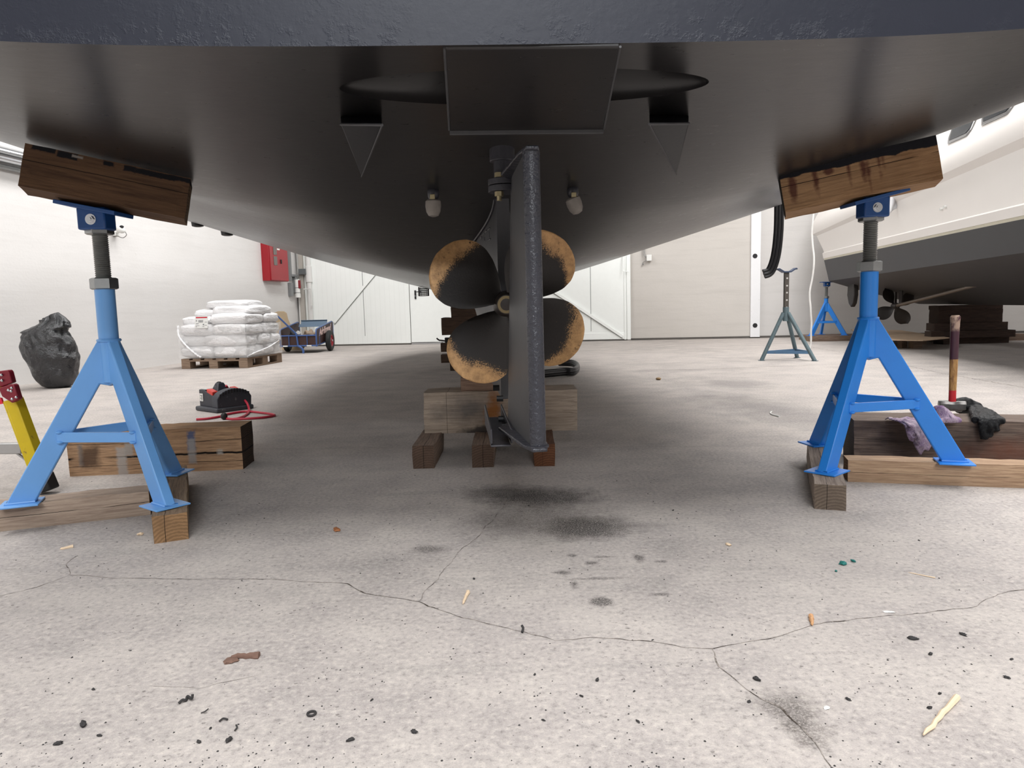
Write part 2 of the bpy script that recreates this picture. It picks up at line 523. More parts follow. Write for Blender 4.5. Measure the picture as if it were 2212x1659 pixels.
ribbon('joint', [(1244, 803), (1500, 798), (1640, 793), (1760, 789)], 0.018, M_JOINT, 0.008, FLOOR)
ribbon('joint', [(1752, 750), (1829, 763), (1977, 794), (2037, 807), (2230, 840)], 0.014, M_JOINT, 0.01, FLOOR)
ribbon('joint', [(540, 970), (900, 967), (1300, 966), (1720, 963)], 0.004, M_JOINT, 0.004, FLOOR)

def plaster(name, a, b_, band=0.35):
    n = N(name)
    c = n.mix(n.noise(1.3, 5, 0.6), lin(a), lin(b_))
    st = n.noise(3, 5, 0.65, n.map((0.25, 0.25, 3.2)))
    c = n.mix(n.rng(st, 0.5, 0.75, 0, band), c, tuple(x * 0.86 for x in lin(a)[:3]))
    c = n.mix(n.rng(n.noise(14, 6, 0.75), 0.66, 0.74, 0, 0.3), c, tuple(x * 0.7 for x in lin(a)[:3]))
    n.bump(n.math('ADD', st, n.math('MULTIPLY', n.noise(35, 5), 0.5)), 0.25, 0.01)
    return n.out(c, 0.85, 0, 0.2)
M_PLASTER = plaster('cream_plaster', (214, 211, 208), (222, 220, 218))
M_PANEL = plaster('beige_wall_panel', (192, 187, 181), (202, 197, 191), 0.5)
M_GREYWALL = plaster('grey_wall_panel', (196, 193, 190), (206, 203, 200), 0.4)

def wallbox(name, u0, u1, z0, z1, base, du, dn, t, mat, **k):
    a = base + du * u0; b_ = base + du * u1
    mb = MB()
    mb.prism([a + V((0, 0, z0)), b_ + V((0, 0, z0)), b_ + V((0, 0, z1)), a + V((0, 0, z1))], -dn * t)
    return mb.build(name, mat, **k)
HT = 6.4
wallbox('wall_left', -0.2, 32, 0, HT, CORNER, BN, BE, 0.2, M_PLASTER, kind='structure')
wallbox('wall_back', -0.2, 19, 0, HT, CORNER, BE, BN, 0.2, M_GREYWALL, kind='structure')
wallbox('wall_right', -0.2, 32, 0, HT, CORNER + BE * 18, BN, -BE, 0.2, M_PLASTER, kind='structure')
wallbox('wall_front', -0.2, 19, 0, HT, CORNER + BN * 31, BE, -BN, 0.2, plaster('dark_rear_wall', (120, 118, 116), (132, 130, 128)), kind='structure')
m = MB()
q = [CORNER - BE * .3 - BN * .3, CORNER + BE * 18.3 - BN * .3, CORNER + BE * 18.3 + BN * 31.3, CORNER - BE * .3 + BN * 31.3]
m.prism([p + V((0, 0, HT)) for p in q], (0, 0, 0.2))
m.build('ceiling', plain('ceiling_sheet', (196, 197, 198), 0.7, var=0.04), kind='structure')

# beige lining to the right of the gate
def uz(px, py):
    p = BW(px, py) - CORNER
    return p.dot(BE), p.z
u_g1 = uz(1362, 640)[0]; u_p0 = uz(1620, 640)[0]; u_p1 = uz(1641, 640)[0]
u_g0 = uz(662, 700)[0]
wallbox('trim_1', u_g1, u_p0, 0.02, 4.2, CORNER + BN * 0.02, BE, BN, 0.02, M_PANEL, kind='structure')
M_PILLAR = plain('white_pillar_paint', (228, 228, 229), 0.5, var=0.03, grime=(205, 203, 200))
pil = wallbox('trim_2', u_p0, u_p1, 0.02, 4.2, CORNER + BN * 0.07, BE, BN, 0.07, M_PILLAR, kind='structure', bevel=0.006)
m = MB()
for py in (553, 703):
    c = BW(1631, py, 0.071)
    m.cyl(c - BN * 0.004, c + BN * 0.003, 0.045, 18)
m.split_build('bolt_hole', M_BLACKM, parent=pil)
wallbox('baseboard_back', u_g1, 17.5, 0.0, 0.04, CORNER + BN * 0.03, BE, BN, 0.03, plain('floor_joint_dark', (88, 84, 80), 0.9, var=0.3, vs=8), kind='structure')

# white sliding gate with diagonal braces and a wicket door
def gate_mat():
    n = N('white_gate_sheet')
    u = n.xyz()[0]
    fr = n.math('FRACT', n.math('MULTIPLY', u, 1 / 0.105))
    groove = n.rng(n.math('ABSOLUTE', n.math('SUBTRACT', fr, 0.5)), 0.455, 0.49)
    c = n.mix(n.math('MULTIPLY', groove, 0.17), lin((243, 246, 243)), lin((170, 174, 170)))
    c = n.mix(n.rng(n.noise(2.2, 5, 0.6), 0.45, 0.75, 0, 0.25), c, lin((226, 230, 226)))
    n.bump(groove, -0.4, 0.006)
    return n.out(c, 0.42, 0, 0.4)
M_GATE = gate_mat()
M_GATEP = plain('white_gate_frame', (244, 247, 244), 0.42, var=0.025)
M_SEAM = plain('gate_seam_shadow', (120, 122, 120), 0.8)
def gate_slab(name, ua, ub, z0, z1, off, mat, parent=None, kind=None, bevel=0.004):
    L = ub - ua
    mb = MB()
    mb.box((0, 0, (z1 - z0) / 2), (L, 0.03, z1 - z0))
    o = mb.build(name, mat, recenter=False, bevel=bevel, kind=kind)
    o.location = CORNER + BE * ((ua + ub) / 2) + BN * off + V((0, 0, z0))
    o.rotation_euler = (0, 0, YAW)
    if parent:
        mm = o.matrix_basis.copy()
        o.data.transform(world_m(parent).inverted() @ mm); o.matrix_basis = Matrix(); o.parent = parent
    return o
u_d0 = uz(889, 690)[0]; u_d1 = u_d0 + 0.98
ztop = 3.6
door1 = gate_slab('door_1', u_g0, u_d0 - 0.012, 0.03, ztop, 0.05, M_GATE, kind='structure')
door3 = gate_slab('door_3', u_d1 + 0.012, u_g1 - 0.07, 0.03, ztop, 0.05, M_GATEP, kind='structure')
gate_slab('door_panel', u_d0 - 0.012, u_d1 + 0.012, 2.1, ztop, 0.05, M_GATEP, parent=door3)
door2 = gate_slab('door_2', u_d0, u_d1, 0.045, 2.09, 0.05, M_GATEP, kind='structure')
gate_slab('door_frame', u_g1 - 0.13, u_g1 - 0.09, 0.02, ztop, 0.062, M_GATEP, parent=door3)
gate_slab('door_frame', u_g1 - 0.075, u_g1 + 0.0, 0.02, ztop, 0.068, M_GATEP, parent=door3)
gate_slab('rail', u_d1 + 0.012, u_g1 - 0.09, 0.03, 0.16, 0.058, M_GATEP, parent=door3, bevel=0.002)
for px, par in ((790, door1), (1277, door3)):
    uu = uz(px, 700)[0]
    gate_slab('seam', uu - 0.005, uu + 0.005, 0.2, ztop, 0.0515, M_SEAM, parent=par, bevel=0)
def brace(p0, p1, par):
    a, b_ = BW(*p0, 0.085), BW(*p1, 0.085)
    mb = MB()
    mb.bar(a, b_, 0.03, 0.055, up=BN.cross((b_ - a).normalized()))
    mb.build('diagonal_brace', M_GATEP, parent=par, bevel=0.003)
    mb = MB()
    d = V((0, 0, -0.036))
    mb.bar(a + d - BN * .012, b_ + d - BN * .012, 0.02, 0.012, up=BN.cross((b_ - a).normalized()))
    mb.build('brace_edge', M_SEAM, parent=par)
brace((722, 697), (812, 588), door1)
brace((1345, 727), (1185, 622), door3)
# handle of the wicket door, on a long black plate
m = MB()
c = BW(897, 632, 0.072)
def loc(c, a, b_, d=0.0): return c + BE * a + V((0, 0, b_)) + BN * d
m.tube([loc(c, 0, .045), loc(c, 0, -.13)], 0.019, 12)
m.tube([loc(c, 0, .012, 0), loc(c, 0, .012, .05), loc(c, .14, .012, .05)], 0.009, 10)
m.build('door_handle', M_BLACKM, parent=door2)
m = MB(); m.cyl(loc(c, 0, -.07, .01), loc(c, 0, -.07, .022), 0.008, 10)
m.build('key_cylinder', M_CHROME, parent=door2)
gate_slab('threshold', u_d0, u_d1, 0.0, 0.035, 0.055, M_CHROME, parent=door2, bevel=0.002)
# bent pipe handle at the right frame of the gate
m = MB()
a = BW(1346, 540, .08); b_ = BW(1346, 586, .14); c = BW(1358, 587, .14)
m.tube([a + V((0, 0, .5)), a, b_, c], 0.012, 8)
m.build('pull_rod', M_GATEP, parent=door3)

# junction box with cables
t = empty('junction_box', BW(1402, 560, 0.05), 'small white junction box with looped cables on the beige wall', 'junction box')
m = MB(); p = BW(1402, 557, 0.07)
m.box(p, (0.10, 0.06, 0.12), Matrix.Rotation(YAW, 3, 'Z')); m.build('housing', M_WHITE, t, bevel=0.006)
for k in range(3):
    m = MB()
    m.tube(spline([BW(1388 + k * 2.2, 520, .05), BW(1389 + k * 2.2, 545, .06), BW(1392 + k * 2, 553, .08), p + V((-.04, -.02, .03 - k * .02))], 6), 0.006, 6)
    m.build('cable', plain('grey_cable', (150, 148, 146), 0.5), t)
m = MB(); m.tube(spline([p + V((-.04, 0, -.05)), BW(1390, 566, .06), BW(1388, 570, .045)], 5), 0.005, 6); m.cyl(BW(1389, 571, .04), BW(1389, 571, .06), 0.018, 10)
m.build('cable_clip', plain('grey_clip', (130, 128, 126), 0.5), t)

# ------------------------------------------------------------------ services in the left corner
def lw(px, py, off): return LW(px, py, off)
M_RED = plain('red_enamel', (150, 20, 32), 0.4, var=0.06)
M_PIPEW = plain('white_conduit', (214, 213, 210), 0.45, var=0.04)
M_CONDG = plain('grey_conduit', (128, 130, 130), 0.5, var=0.08)
M_STEELP = plain('steel_column_paint', (176, 170, 162), 0.6, var=0.1)
# fire hose cabinet: its lower front edge sits at (578..624, 607)
dep = 0.18
p0 = lw(586.5, 606, dep); p1 = lw(625, 608.5, dep)
v0 = (p0 - CORNER).dot(BN); v1 = (p1 - CORNER).dot(BN)
zb = p0.z
hh = 0.78
t = empty('fire_hose_cabinet', CORNER + BN * ((v0 + v1) / 2) + BE * (dep / 2) + V((0, 0, zb)), 'red fire hose cabinet on the left wall with two small windows', 'cabinet')
def lbox(mb, va, vb, za, zc, oa, ob):
    q = [CORNER + BN * va + BE * oa, CORNER + BN * vb + BE * oa, CORNER + BN * vb + BE * ob, CORNER + BN * va + BE * ob]
    mb.prism([p + V((0, 0, za)) for p in q], (0, 0, zc - za))
m = MB(); lbox(m, v1, v0, zb, zb + hh, 0.0, dep - 0.02); m.build('body', M_RED, t, bevel=0.006)
m = MB(); lbox(m, v1 + .01, v0 - .01, zb + .01, zb + hh - .01, dep - 0.02, dep); dr = m.build('door', M_RED, t, bevel=0.005)
M_GLASSDK = plain('dark_window', (96, 88, 84), 0.15)
vw = v0 - (v0 - v1) * 0.25
for za, zc in ((0.30, 0.47), (0.50, 0.70)):
    m = MB(); lbox(m, vw - .09, vw + .05, zb + za, zb + zc, dep, dep + .006); m.build('window', M_GLASSDK, dr, bevel=0.003)
m = MB()
for za in (0.60, 0.65): lbox(m, vw - .22, vw - .11, zb + za, zb + za + .03, dep, dep + .004)
m.split_build('white_label', M_WHITE, dr)
m = MB(); lbox(m, vw - .26, vw - .23, zb + .34, zb + .42, dep, dep + .02); m.build('latch', M_BLACKM, dr)
# grey conduit pieces beside the cabinet
t = empty('conduit_channel', lw(630, 650, 0.05), 'grey cable channel running down beside the red cabinet', 'conduit')
va = (lw(628, 600, .03) - CORNER).dot(BN)
m = MB(); lbox(m, va - .03, va + .05, lw(626, 606, .03).z, 3.2, 0.004, 0.05); m.build('upper_channel', M_CONDG, t, bevel=0.004)
vb = (lw(629, 630, .03) - CORNER).dot(BN)
m = MB(); lbox(m, vb - .03, vb + .08, lw(629, 640, .03).z, lw(629, 611, .03).z, 0.004, 0.07); m.build('lower_channel', M_CONDG, t, bevel=0.004)
vc = (lw(637, 620, .03) - CORNER).dot(BN)
m = MB(); lbox(m, vc - .04, vc + .04, lw(637, 633, .03).z, lw(637, 594, .03).z, 0.004, 0.09)
lbox(m, vc - .04, vb, lw(634, 598, .03).z, lw(634, 593, .03).z, 0.004, 0.07); m.build('side_channel', M_CONDG, t, bevel=0.004)
# white wall-mounted canister with a red label
c0 = lw(643, 604, 0.11); c1 = lw(644, 643, 0.11)
t = empty('wall_canister', V((c1.x, c1.y, c1.z)), 'white wall mounted canister with a dark red label below twin pipes', 'canister')
m = MB(); m.cyl((c1.x, c1.y, c1.z + .08), (c1.x, c1.y, c0.z), 0.052, 20); m.build('barrel', M_WHITE, t, bevel=0.008)
m = MB(); m.cyl((c1.x, c1.y, c1.z), (c1.x, c1.y, c1.z + .082), 0.056, 20); m.build('lower_cap', M_WHITE, t, bevel=0.006)
m = MB(); m.box((c1.x + .045, c1.y - .02, c0.z - .1), (0.05, 0.05, 0.17), Matrix.Rotation(YAW, 3, 'Z')); m.build('red_label', plain('dark_red_label', (130, 30, 38), 0.5), t, bevel=0.006)
m = MB()
for k in (0.1, 0.2): m.cyl((c1.x, c1.y, c1.z + k), (c1.x, c1.y, c1.z + k + .008), 0.0545, 20)
m.split_build('strap', M_BLACKM, t)
m = MB(); m.tube(spline([(c1.x - .02, c1.y, c0.z), (c1.x - .03, c1.y, c0.z + .05), (c1.x + .01, c1.y, c0.z + .09)], 5), 0.012, 8); m.build('neck', M_STEELDK, t)
# pipes up the corner
t = empty('riser_pipe', lw(646, 745, 0.05), 'pair of thin white pipes rising in the far left corner', 'pipe')
for px, po in ((643, 0.06), (648, 0.06)):
    vv = max(.12, (lw(px, 575, po) - CORNER).dot(BN)); a = CORNER + BN * vv + BE * po
    m = MB(); m.cyl((a.x, a.y, c0.z + .04), (a.x, a.y, 3.6), 0.020, 12); m.build('pipe', M_PIPEW, t)
a = CORNER + BN * .12 + BE * .05
m = MB(); m.cyl((a.x, a.y, 0.0), (a.x, a.y, 1.6), 0.014, 10); m.build('thin_pipe', M_PIPEW, t)
# steel column and drain pipe at the gate edge
a = BW(657.5, 700, 0.06)
m = MB(); m.box((a.x, a.y, HT / 2), (0.12, 0.12, HT), Matrix.Rotation(YAW, 3, 'Z')); m.build('trim_3', M_STEELP, kind='structure', bevel=0.005)
a = BW(654, 587, 0.17)
t = empty('track_bracket', a, 'grey steel track bracket at the left edge of the white gate', 'bracket')
m = MB(); m.box(a, (0.16, 0.08, 0.12), Matrix.Rotation(YAW, 3, 'Z')); m.build('bracket_plate', plain('dark_grey_bracket', (92, 96, 97), 0.5), t, bevel=0.006)
a = BW(666, 632, 0.14)
m = MB(); m.tube([BW(656, 625, .24), BW(672, 624, .24), BW(673, 660, .24)], 0.014, 8); m.build('guide_arm', M_PIPEW, t)
a = BW(667, 600, 0.12)
t = empty('drain_pipe', BW(668, 745, 0.12), 'thick white drain pipe down the left edge of the white gate', 'pipe')
m = MB(); m.cyl((a.x, a.y, 0.0), (a.x, a.y, 3.6), 0.052, 18); m.build('pipe', M_PIPEW, t)
m = MB(); z0 = BW(667, 610, .12).z; z1 = BW(667, 575, .12).z
m.cyl((a.x, a.y, z0), (a.x, a.y, z1), 0.07, 18); m.build('sleeve', M_PIPEW, t, bevel=0.006)
# round steel duct along the left wall
va = (lw(2, 332, 0.12) - CORNER).dot(BN); zz = lw(2, 332, 0.12).z
t = empty('wall_duct', CORNER + BN * va + BE * 0.12 + V((0, 0, zz)), 'shiny round steel pipe running along the left wall at upper left', 'pipe')
m = MB(); m.cyl(CORNER + BN * (va + 3) + BE * .12 + V((0, 0, zz)), CORNER + BN * .4 + BE * .12 + V((0, 0, zz)), 0.085, 24); m.build('pipe', M_CHROME, t)
m = MB(); m.cyl(CORNER + BN * (va + 3) + BE * .05 + V((0, 0, zz - .115)), CORNER + BN * .4 + BE * .05 + V((0, 0, zz - .115)), 0.03, 12); m.build('lower_rail', M_ZINC, t)
# security floodlight
p = lw(258, 500, 0.1)
t = empty('floodlight', p, 'small white security lamp with dangling wire on the left wall', 'lamp')
m = MB(); m.ball(p + V((.02, -.02, .03)), (.075, .06, .05), Matrix.Rotation(.6, 3, 'Y')); m.build('lamp_head', M_WHITE, t)
m = MB(); m.ball(p + V((.06, -.05, .055)), (.03, .02, .02)); m.build('lens', M_BLACKM, t)
m = MB(); m.box(p + V((-.09, .03, -.03)), (.1, .08, .05)); m.tube([p + V((-.06, .02, -.02)), p + V((.01, 0, .0))], .015, 8); m.build('mount', M_WHITE, t, bevel=.006)
m = MB(); m.tube(spline([p + V((-.13, .04, -.07)), p + V((-.05, .02, -.06)), p + V((.04, 0, -.085)), p + V((.09, 0, -.05)), p + V((.08, 0, -.01))], 8), .005, 6); m.build('wire', plain('grey_wire', (120, 116, 112), .5), t)

# ================================================================== the boat overhead (boat frame: X across, Y forward from the transom)
S = 0.75
BYAW, BX0, BD = 0.053, 0.068 * S, 2.127 * S
cB, sB = math.cos(BYAW), math.sin(BYAW)
def hz(X, Y):
    """height of the bottom: a flat run at the stern turning into a vee further forward"""
    x, y = X / S, Y / S
    t = min(1.0, max(0.0, 1 - y / 5.1919)); t = (t * t * (3 - 2 * t)) ** 1.5984
    t2 = max(0.0, 1 - y / 2.2168) ** 0.5306
    p = 1.08 + (3.1922 - 1.08) * min(1.0, max(0.0, 1 - y / 4.5386))
    sl = 0.2525 + (0.0729 - 0.2525) * t2
    return S * (1.1704 + (1.7368 - 1.1704) * t + sl * 2.7706 * (math.sqrt(x * x + 0.004) / 2.7706) ** p + 0.0052 * x)
def bw(X, Y, z): return V((BX0 + X * cB - Y * sB, BD + X * sB + Y * cB, z))
def bl(p):
    a, b_ = p.x - BX0, p.y - BD
    return a * cB + b_ * sB, -a * sB + b_ * cB
def halfbeam(Y):
    y = Y / S
    return 2.7706 * S * math.sqrt(max(0.0, 1 - max(0.0, (y - 6.5) / 9.0) ** 2))
def hull_hit(px, py, gap=0.0, dmin=1.62, dmax=9.0):
    d = dmin
    while d < dmax:
        p = D(px, py, d)
        if p.z >= hz(*bl(p)) - gap: return p
        d += 0.004
    return D(px, py, dmax)

def antifoul():
    n = N('dark_antifouling')
    brush = n.noise(3, 6, 0.7, n.map((1.3, 0.22, 3)))
    fine = n.noise(22, 5, 0.7, n.map((0.6, 2.5, 2)))
    c = n.mix(n.rng(n.noise(1.4, 4), 0.35, 0.7), lin((35, 34, 35)), lin((42, 40, 40)))
    # brushed, thinner paint further forward
    fwd = n.rng(n.xyz()[1], 0.9, 3.0)
    st = n.noise(4, 6, 0.72, n.map((0.5, 0.5, 9)))
    c = n.mix(n.math('MULTIPLY', n.rng(st, 0.46, 0.62), n.math('MULTIPLY', fwd, 0.75)), c, lin((36, 34, 34)))
    c = n.mix(n.math('MULTIPLY', n.rng(brush, 0.5, 0.7), n.math('MULTIPLY', fwd, 0.5)), c, lin((78, 74, 72)))
    n.bump(n.math('ADD', n.noise(60, 4), n.math('MULTIPLY', n.noise(16, 3, .6), 0.8)), 0.03, 0.004)
    return n.out(c, n.rng(fine, 0.3, 0.7, 0.27, 0.31), 0, 0.36)
def transom_paint():
    n = N('dark_transom_paint')
    c = n.mix(n.noise(3, 5), lin((27, 30, 41)), lin((33, 36, 47)))
    lump = n.math('MULTIPLY', n.rng(n.noise(26, 5, 0.7), 0.5, 0.75), n.rng(n.noise(3.5, 3), 0.42, 0.6))
    n.bump(n.math('ADD', n.math('MULTIPLY', lump, n.rng(n.xyz()[2], 1.36, 1.31, .25, 1.2)), n.math('MULTIPLY', n.noise(45, 4), .25)), 0.32, 0.006)
    return n.out(c, 0.44, 0, 0.34)
M_HULL = antifoul()
M_TRANSOM = transom_paint()
M_IRON = plain('dark_painted_steel', (50, 50, 56), 0.42, var=0.15, vs=20, bump=0.35, bs=60)
M_IRONSM = plain('smooth_dark_steel', (58, 58, 61), 0.45, var=0.2, vs=9, bump=0.1, bs=90)
M_ANODE = plain('worn_zinc_anode', (140, 134, 128), 0.7, 0.2, var=0.25, vs=40)
M_BRASS = plain('dull_brass', (176, 164, 130), 0.4, 0.7, var=0.2, vs=60)

BOAT = empty('motor_yacht', bw(0, 5, 0), 'big dark hulled boat seen from under its stern, propped on blue stands', 'boat', rz=BYAW)
# hull skin
ys = [0, .004, .02] + [.05 * k for k in range(1, 30)] + [1.5 + .15 * k for k in range(1, 23)] + [5.2 + .35 * k for k in range(18)] + [11.3, 11.45, 11.55]
NX = 80
SHEER = 2.6
m = MB()
rings = []
for Y in ys:
    hb = max(halfbeam(Y), 0.06)
    ring = []
    for i in range(NX + 1):
        a = -1 + 2 * i / NX
        X = hb * a
        ring.append(m.b.verts.new(bw(X, Y, hz(X, Y))))
    fl = 0.22 if Y > .5 else 0.08
    ring.append(m.b.verts.new(bw(hb + fl, Y, SHEER)))
    ring.append(m.b.verts.new(bw(-hb - fl, Y, SHEER)))
    rings.append(ring)
nr = len(rings[0])
for A, B in zip(rings, rings[1:]):
    for k in range(nr):
        m.b.faces.new((A[k], A[(k + 1) % nr], B[(k + 1) % nr], B[k]))
m.b.faces.new(rings[0][::-1]); m.b.faces.new(rings[-1])
m.b.normal_update()
for f in m.b.faces:
    if len(f.verts) > 6 and (f.calc_center_median() - bw(0, 0, 1.6)).length < 1.0: f.material_index = 1
hull = m.build('hull', [M_HULL, M_TRANSOM], BOAT, angle=30)
# thruster tunnel scooped across the bottom
e0 = hull_hit(727, 183); e1 = hull_hit(1530, 180); et = hull_hit(1145, 146); eb = hull_hit(1145, 226)
cc = (e0 + e1) / 2; cc.y = (et.y + eb.y) / 2; cc.z = hz(*bl(cc)) + 0.005
m = MB()
m.ball(cc, ((e1.x - e0.x) / 2, (eb.y - et.y) / 2, 0.10), Matrix.Rotation(BYAW, 3, 'Z'), 64, 40)
cut = m.build('scoop_cutter', M_HULL)
bo = hull.modifiers.new('bool', 'BOOLEAN'); bo.operation = 'DIFFERENCE'; bo.object = cut; bo.solver = 'EXACT'
dg = bpy.context.evaluated_depsgraph_get()
nm = bpy.data.meshes.new_from_object(hull.evaluated_get(dg))
hull.modifiers.clear(); hull.data = nm; nm.name = 'hull'
bpy.data.objects.remove(cut)
nm.set_sharp_from_angle(angle=math.radians(30))
bv = hull.modifiers.new('b', 'BEVEL'); bv.width = 0.012; bv.segments = 3; bv.limit_method = 'ANGLE'; bv.angle_limit = math.radians(55)

M_EDGE = plain('pale_edge_grey', (62, 62, 64), .6, var=.25, vs=30)  # edge strips in a paler grey than the plates
# flat thruster housing under the stern
a = D(960, 106, BD + 0.002); b_ = D(1340, 103, BD + 0.012); c = D(1304, 280, 2.005); d = D(971, 283, 1.985)
low = [a, b_, c, d]
m = MB(); m.prism([p + V((0, 0, 0.0)) for p in low], (0, 0, 0.14))
th = m.build('thruster_housing', M_HULL, BOAT, bevel=0.004)
for p, q in ((d, a), (b_, c)):
    m = MB(); m.tube([p + V((0, 0, .002)), p.lerp(q, .5) + V((0, 0, .001)), q + V((0, 0, .002))], .003, 6); m.build('housing_edge', M_EDGE, th)
m = MB(); m.bar(d + V((0, .004, -.004)), c + V((0, .004, -.004)), 0.010, 0.012); m.build('housing_lip', M_EDGE, th, bevel=0.002)

M_WEDGE = plain('blue_black_wedge', (11, 12, 18), .5, var=.1, bump=.1, bs=50, spec=.2)  # wedges in a darker blue-black than the hull
# two wedge scoops below the exhausts
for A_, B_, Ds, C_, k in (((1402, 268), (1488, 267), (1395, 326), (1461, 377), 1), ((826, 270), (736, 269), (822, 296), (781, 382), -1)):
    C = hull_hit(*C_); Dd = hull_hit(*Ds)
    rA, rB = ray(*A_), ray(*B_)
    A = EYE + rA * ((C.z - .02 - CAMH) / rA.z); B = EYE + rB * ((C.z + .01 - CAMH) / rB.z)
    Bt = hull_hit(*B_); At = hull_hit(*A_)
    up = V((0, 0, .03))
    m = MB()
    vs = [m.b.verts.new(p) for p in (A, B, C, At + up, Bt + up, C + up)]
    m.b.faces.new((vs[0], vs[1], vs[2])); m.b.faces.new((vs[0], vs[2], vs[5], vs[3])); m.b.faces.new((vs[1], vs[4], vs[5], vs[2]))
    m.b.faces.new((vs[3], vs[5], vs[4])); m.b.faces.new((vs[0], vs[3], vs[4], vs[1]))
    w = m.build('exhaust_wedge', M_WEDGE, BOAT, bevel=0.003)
    m = MB(); m.tube([A, B], .0035, 6); m.tube([A, C], .0025, 6); m.split_build('weld_edge', M_EDGE, w)

# hanging zinc anodes
for px, py in ((935, 438), (1238, 434)):
    h = hull_hit(px, py - 28); s = 1 if px > 1106 else -1
    rot = Matrix.Rotation(-0.35 * s, 3, 'Y') if s > 0 else Matrix.Identity(3)
    m = MB(); m.ball(h + V((0, 0.01, -.012)), (.022, .03, .028)); an = m.build('anode', M_IRON, BOAT)
    m = MB(); m.box(h + V((0, -.022, -.028)), (.018, .010, .018)); m.build('clamp_tab', M_BRASS, an, bevel=.002)
    m = MB(); m.lathe([(.006, -.048), (.018, -.044), (.026, -.03), (.029, -.01), (.028, .008), (.02, .014)], h + V((0, -.005, -.05)), rot, 18); m.build('zinc_body', M_ANODE, an)

# deadwood: a wedge that swells from the sternpost into the hull, its keel running forward
p_aft_x = bl(D(1090, 600, 2.80))[0]
YA = bl(D(1090, 600, 2.80))[1]
zb = 0.386
def skz(Y): return zb + max(0.0, (Y - 2.6)) * 0.088
def sm(t): t = min(1.0, max(0.0, t)); return t * t * (3 - 2 * t)
def skw(Y, h):
    """half width of the deadwood at height fraction h"""
    f = sm((Y - YA) / 1.0)
    end = 1 - sm((Y - YA - 5.0) / 2.2)
    return (0.026 + 0.03 * f + (0.115 * f) * h ** 1.6) * max(0.15, end)
yy = [YA + .04 * k for k in range(20)] + [YA + .8 + 0.16 * k for k in range(42)]
HF = [0, .15, .3, .45, .6, .75, .88, 1.0]
m = MB()
sides = []
for sgn in (-1, 1):
    rows = []
    for Y in yy:
        z0 = min(skz(Y), hz(0, Y) - 0.004); z1 = hz(0, Y) + 0.03
        rows.append([m.b.verts.new(bw(p_aft_x + sgn * skw(Y, h), Y, z0 + (z1 - z0) * h)) for h in HF])
    sides.append(rows)
for rows in sides:
    for A, B in zip(rows, rows[1:]):
        for k in range(len(HF) - 1): m.b.faces.new((A[k], A[k + 1], B[k + 1], B[k]))
for k in range(len(yy) - 1):
    for h in (0, -1): m.b.faces.new((sides[0][k][h], sides[1][k][h], sides[1][k + 1][h], sides[0][k + 1][h]))
for k in (0, -1):
    m.b.faces.new([v for v in sides[0][k]] + [v for v in sides[1][k][::-1]])
skeg = m.build('keel_skeg', M_IRONSM, BOAT, bevel=0.004)
m = MB()
bead = []
for Y in yy[:34]:
    w_ = skw(Y, .97) + .004
    bead.append(bw(p_aft_x - w_, Y, hz(p_aft_x - w_, Y) - .003))
m.tube(bead, .0055, 6); m.build('fillet_bead', M_IRON, skeg)
# raised draught marks on the deadwood side
for px, py, dx, dy in ((1052, 473, 4, -5), (1044, 485, 3, -4), (1037, 496, 2, -4), (1054, 497, 5, -5), (1048, 502, 4, -4), (1043, 508, 4, -5), (1038, 516, 3, -4), (1057, 500, 0.3, 14), (1047, 512, 0.3, 8), (1055, 519, 5, -3)):
    def on_side(px, py):
        best = None
        for k in range(160):
            p = D(px, py, 2.70 + k * .006)
            X, Y = bl(p); z0 = skz(Y); h = (p.z - z0) / (hz(0, Y) + .03 - z0)
            f = abs((p_aft_x - skw(Y, min(1, max(0, h)))) - X)
            if best is None or f < best[0]: best = (f, p)
        return best[1]
    m = MB(); m.tube([on_side(px, py), on_side(px + dx, py + dy)], .0035, 6)
    m.build('draught_mark', M_IRON, skeg)

# propeller
HUB = D(1094, 658, 2.62)
def bronze():
    n = N('worn_bronze_blade')
    o = n.xyz()
    r = n.math('SQRT', n.math('ADD', n.math('POWER', o[0], 2), n.math('POWER', o[2], 2)))
    r = n.math('ADD', r, n.math('MULTIPLY', n.math('SUBTRACT', n.noise(7, 3, 0.5), 0.5), 0.10))
    r = n.math('ADD', r, n.math('MULTIPLY', n.math('SUBTRACT', n.noise(230, 5, 0.85), 0.5), 0.13))
    f = n.rng(r, 0.238, 0.254)
    c = n.mix(f, lin((33, 29, 27)), n.mix(n.rng(n.noise(40, 5, .7), .4, .65), lin((186, 146, 100)), lin((150, 116, 80))))
    c = n.mix(n.math('MULTIPLY', n.rng(n.noise(260, 4, .8), .70, .74), 0.8), c, lin((168, 128, 88)))
    c = n.mix(n.math('MULTIPLY', n.rng(n.noise(30, 5, .75), .62, .7), f), c, lin((60, 46, 36)))
    n.bump(n.noise(150, 4), 0.2, 0.003)
    return n.out(c, n.rng(f, 0, 1, 0.55, 0.42), n.math('MULTIPLY', f, 0.35), 0.4)
M_BRONZE = bronze()
m = MB()
m.lathe([(.018, -.075), (.034, -.07), (.042, -.05), (.047, 0), (.052, .06), (.05, .1)], HUB, Matrix.Rotation(-math.pi / 2, 3, 'X'), 28)
prop = m.build('propeller', plain('dark_bronze_hub', (44, 38, 34), 0.5, 0.3, var=.2), BOAT)
m = MB()
m.lathe([(.027, 0), (.031, 0), (.031, .005), (.027, .005)], HUB + V((0, -.074, 0)), Matrix.Rotation(-math.pi / 2, 3, 'X'), 28)
m.build('hub_ring', plain('dark_brass', (112, 98, 70), .4, .6), prop)
PR = 0.308
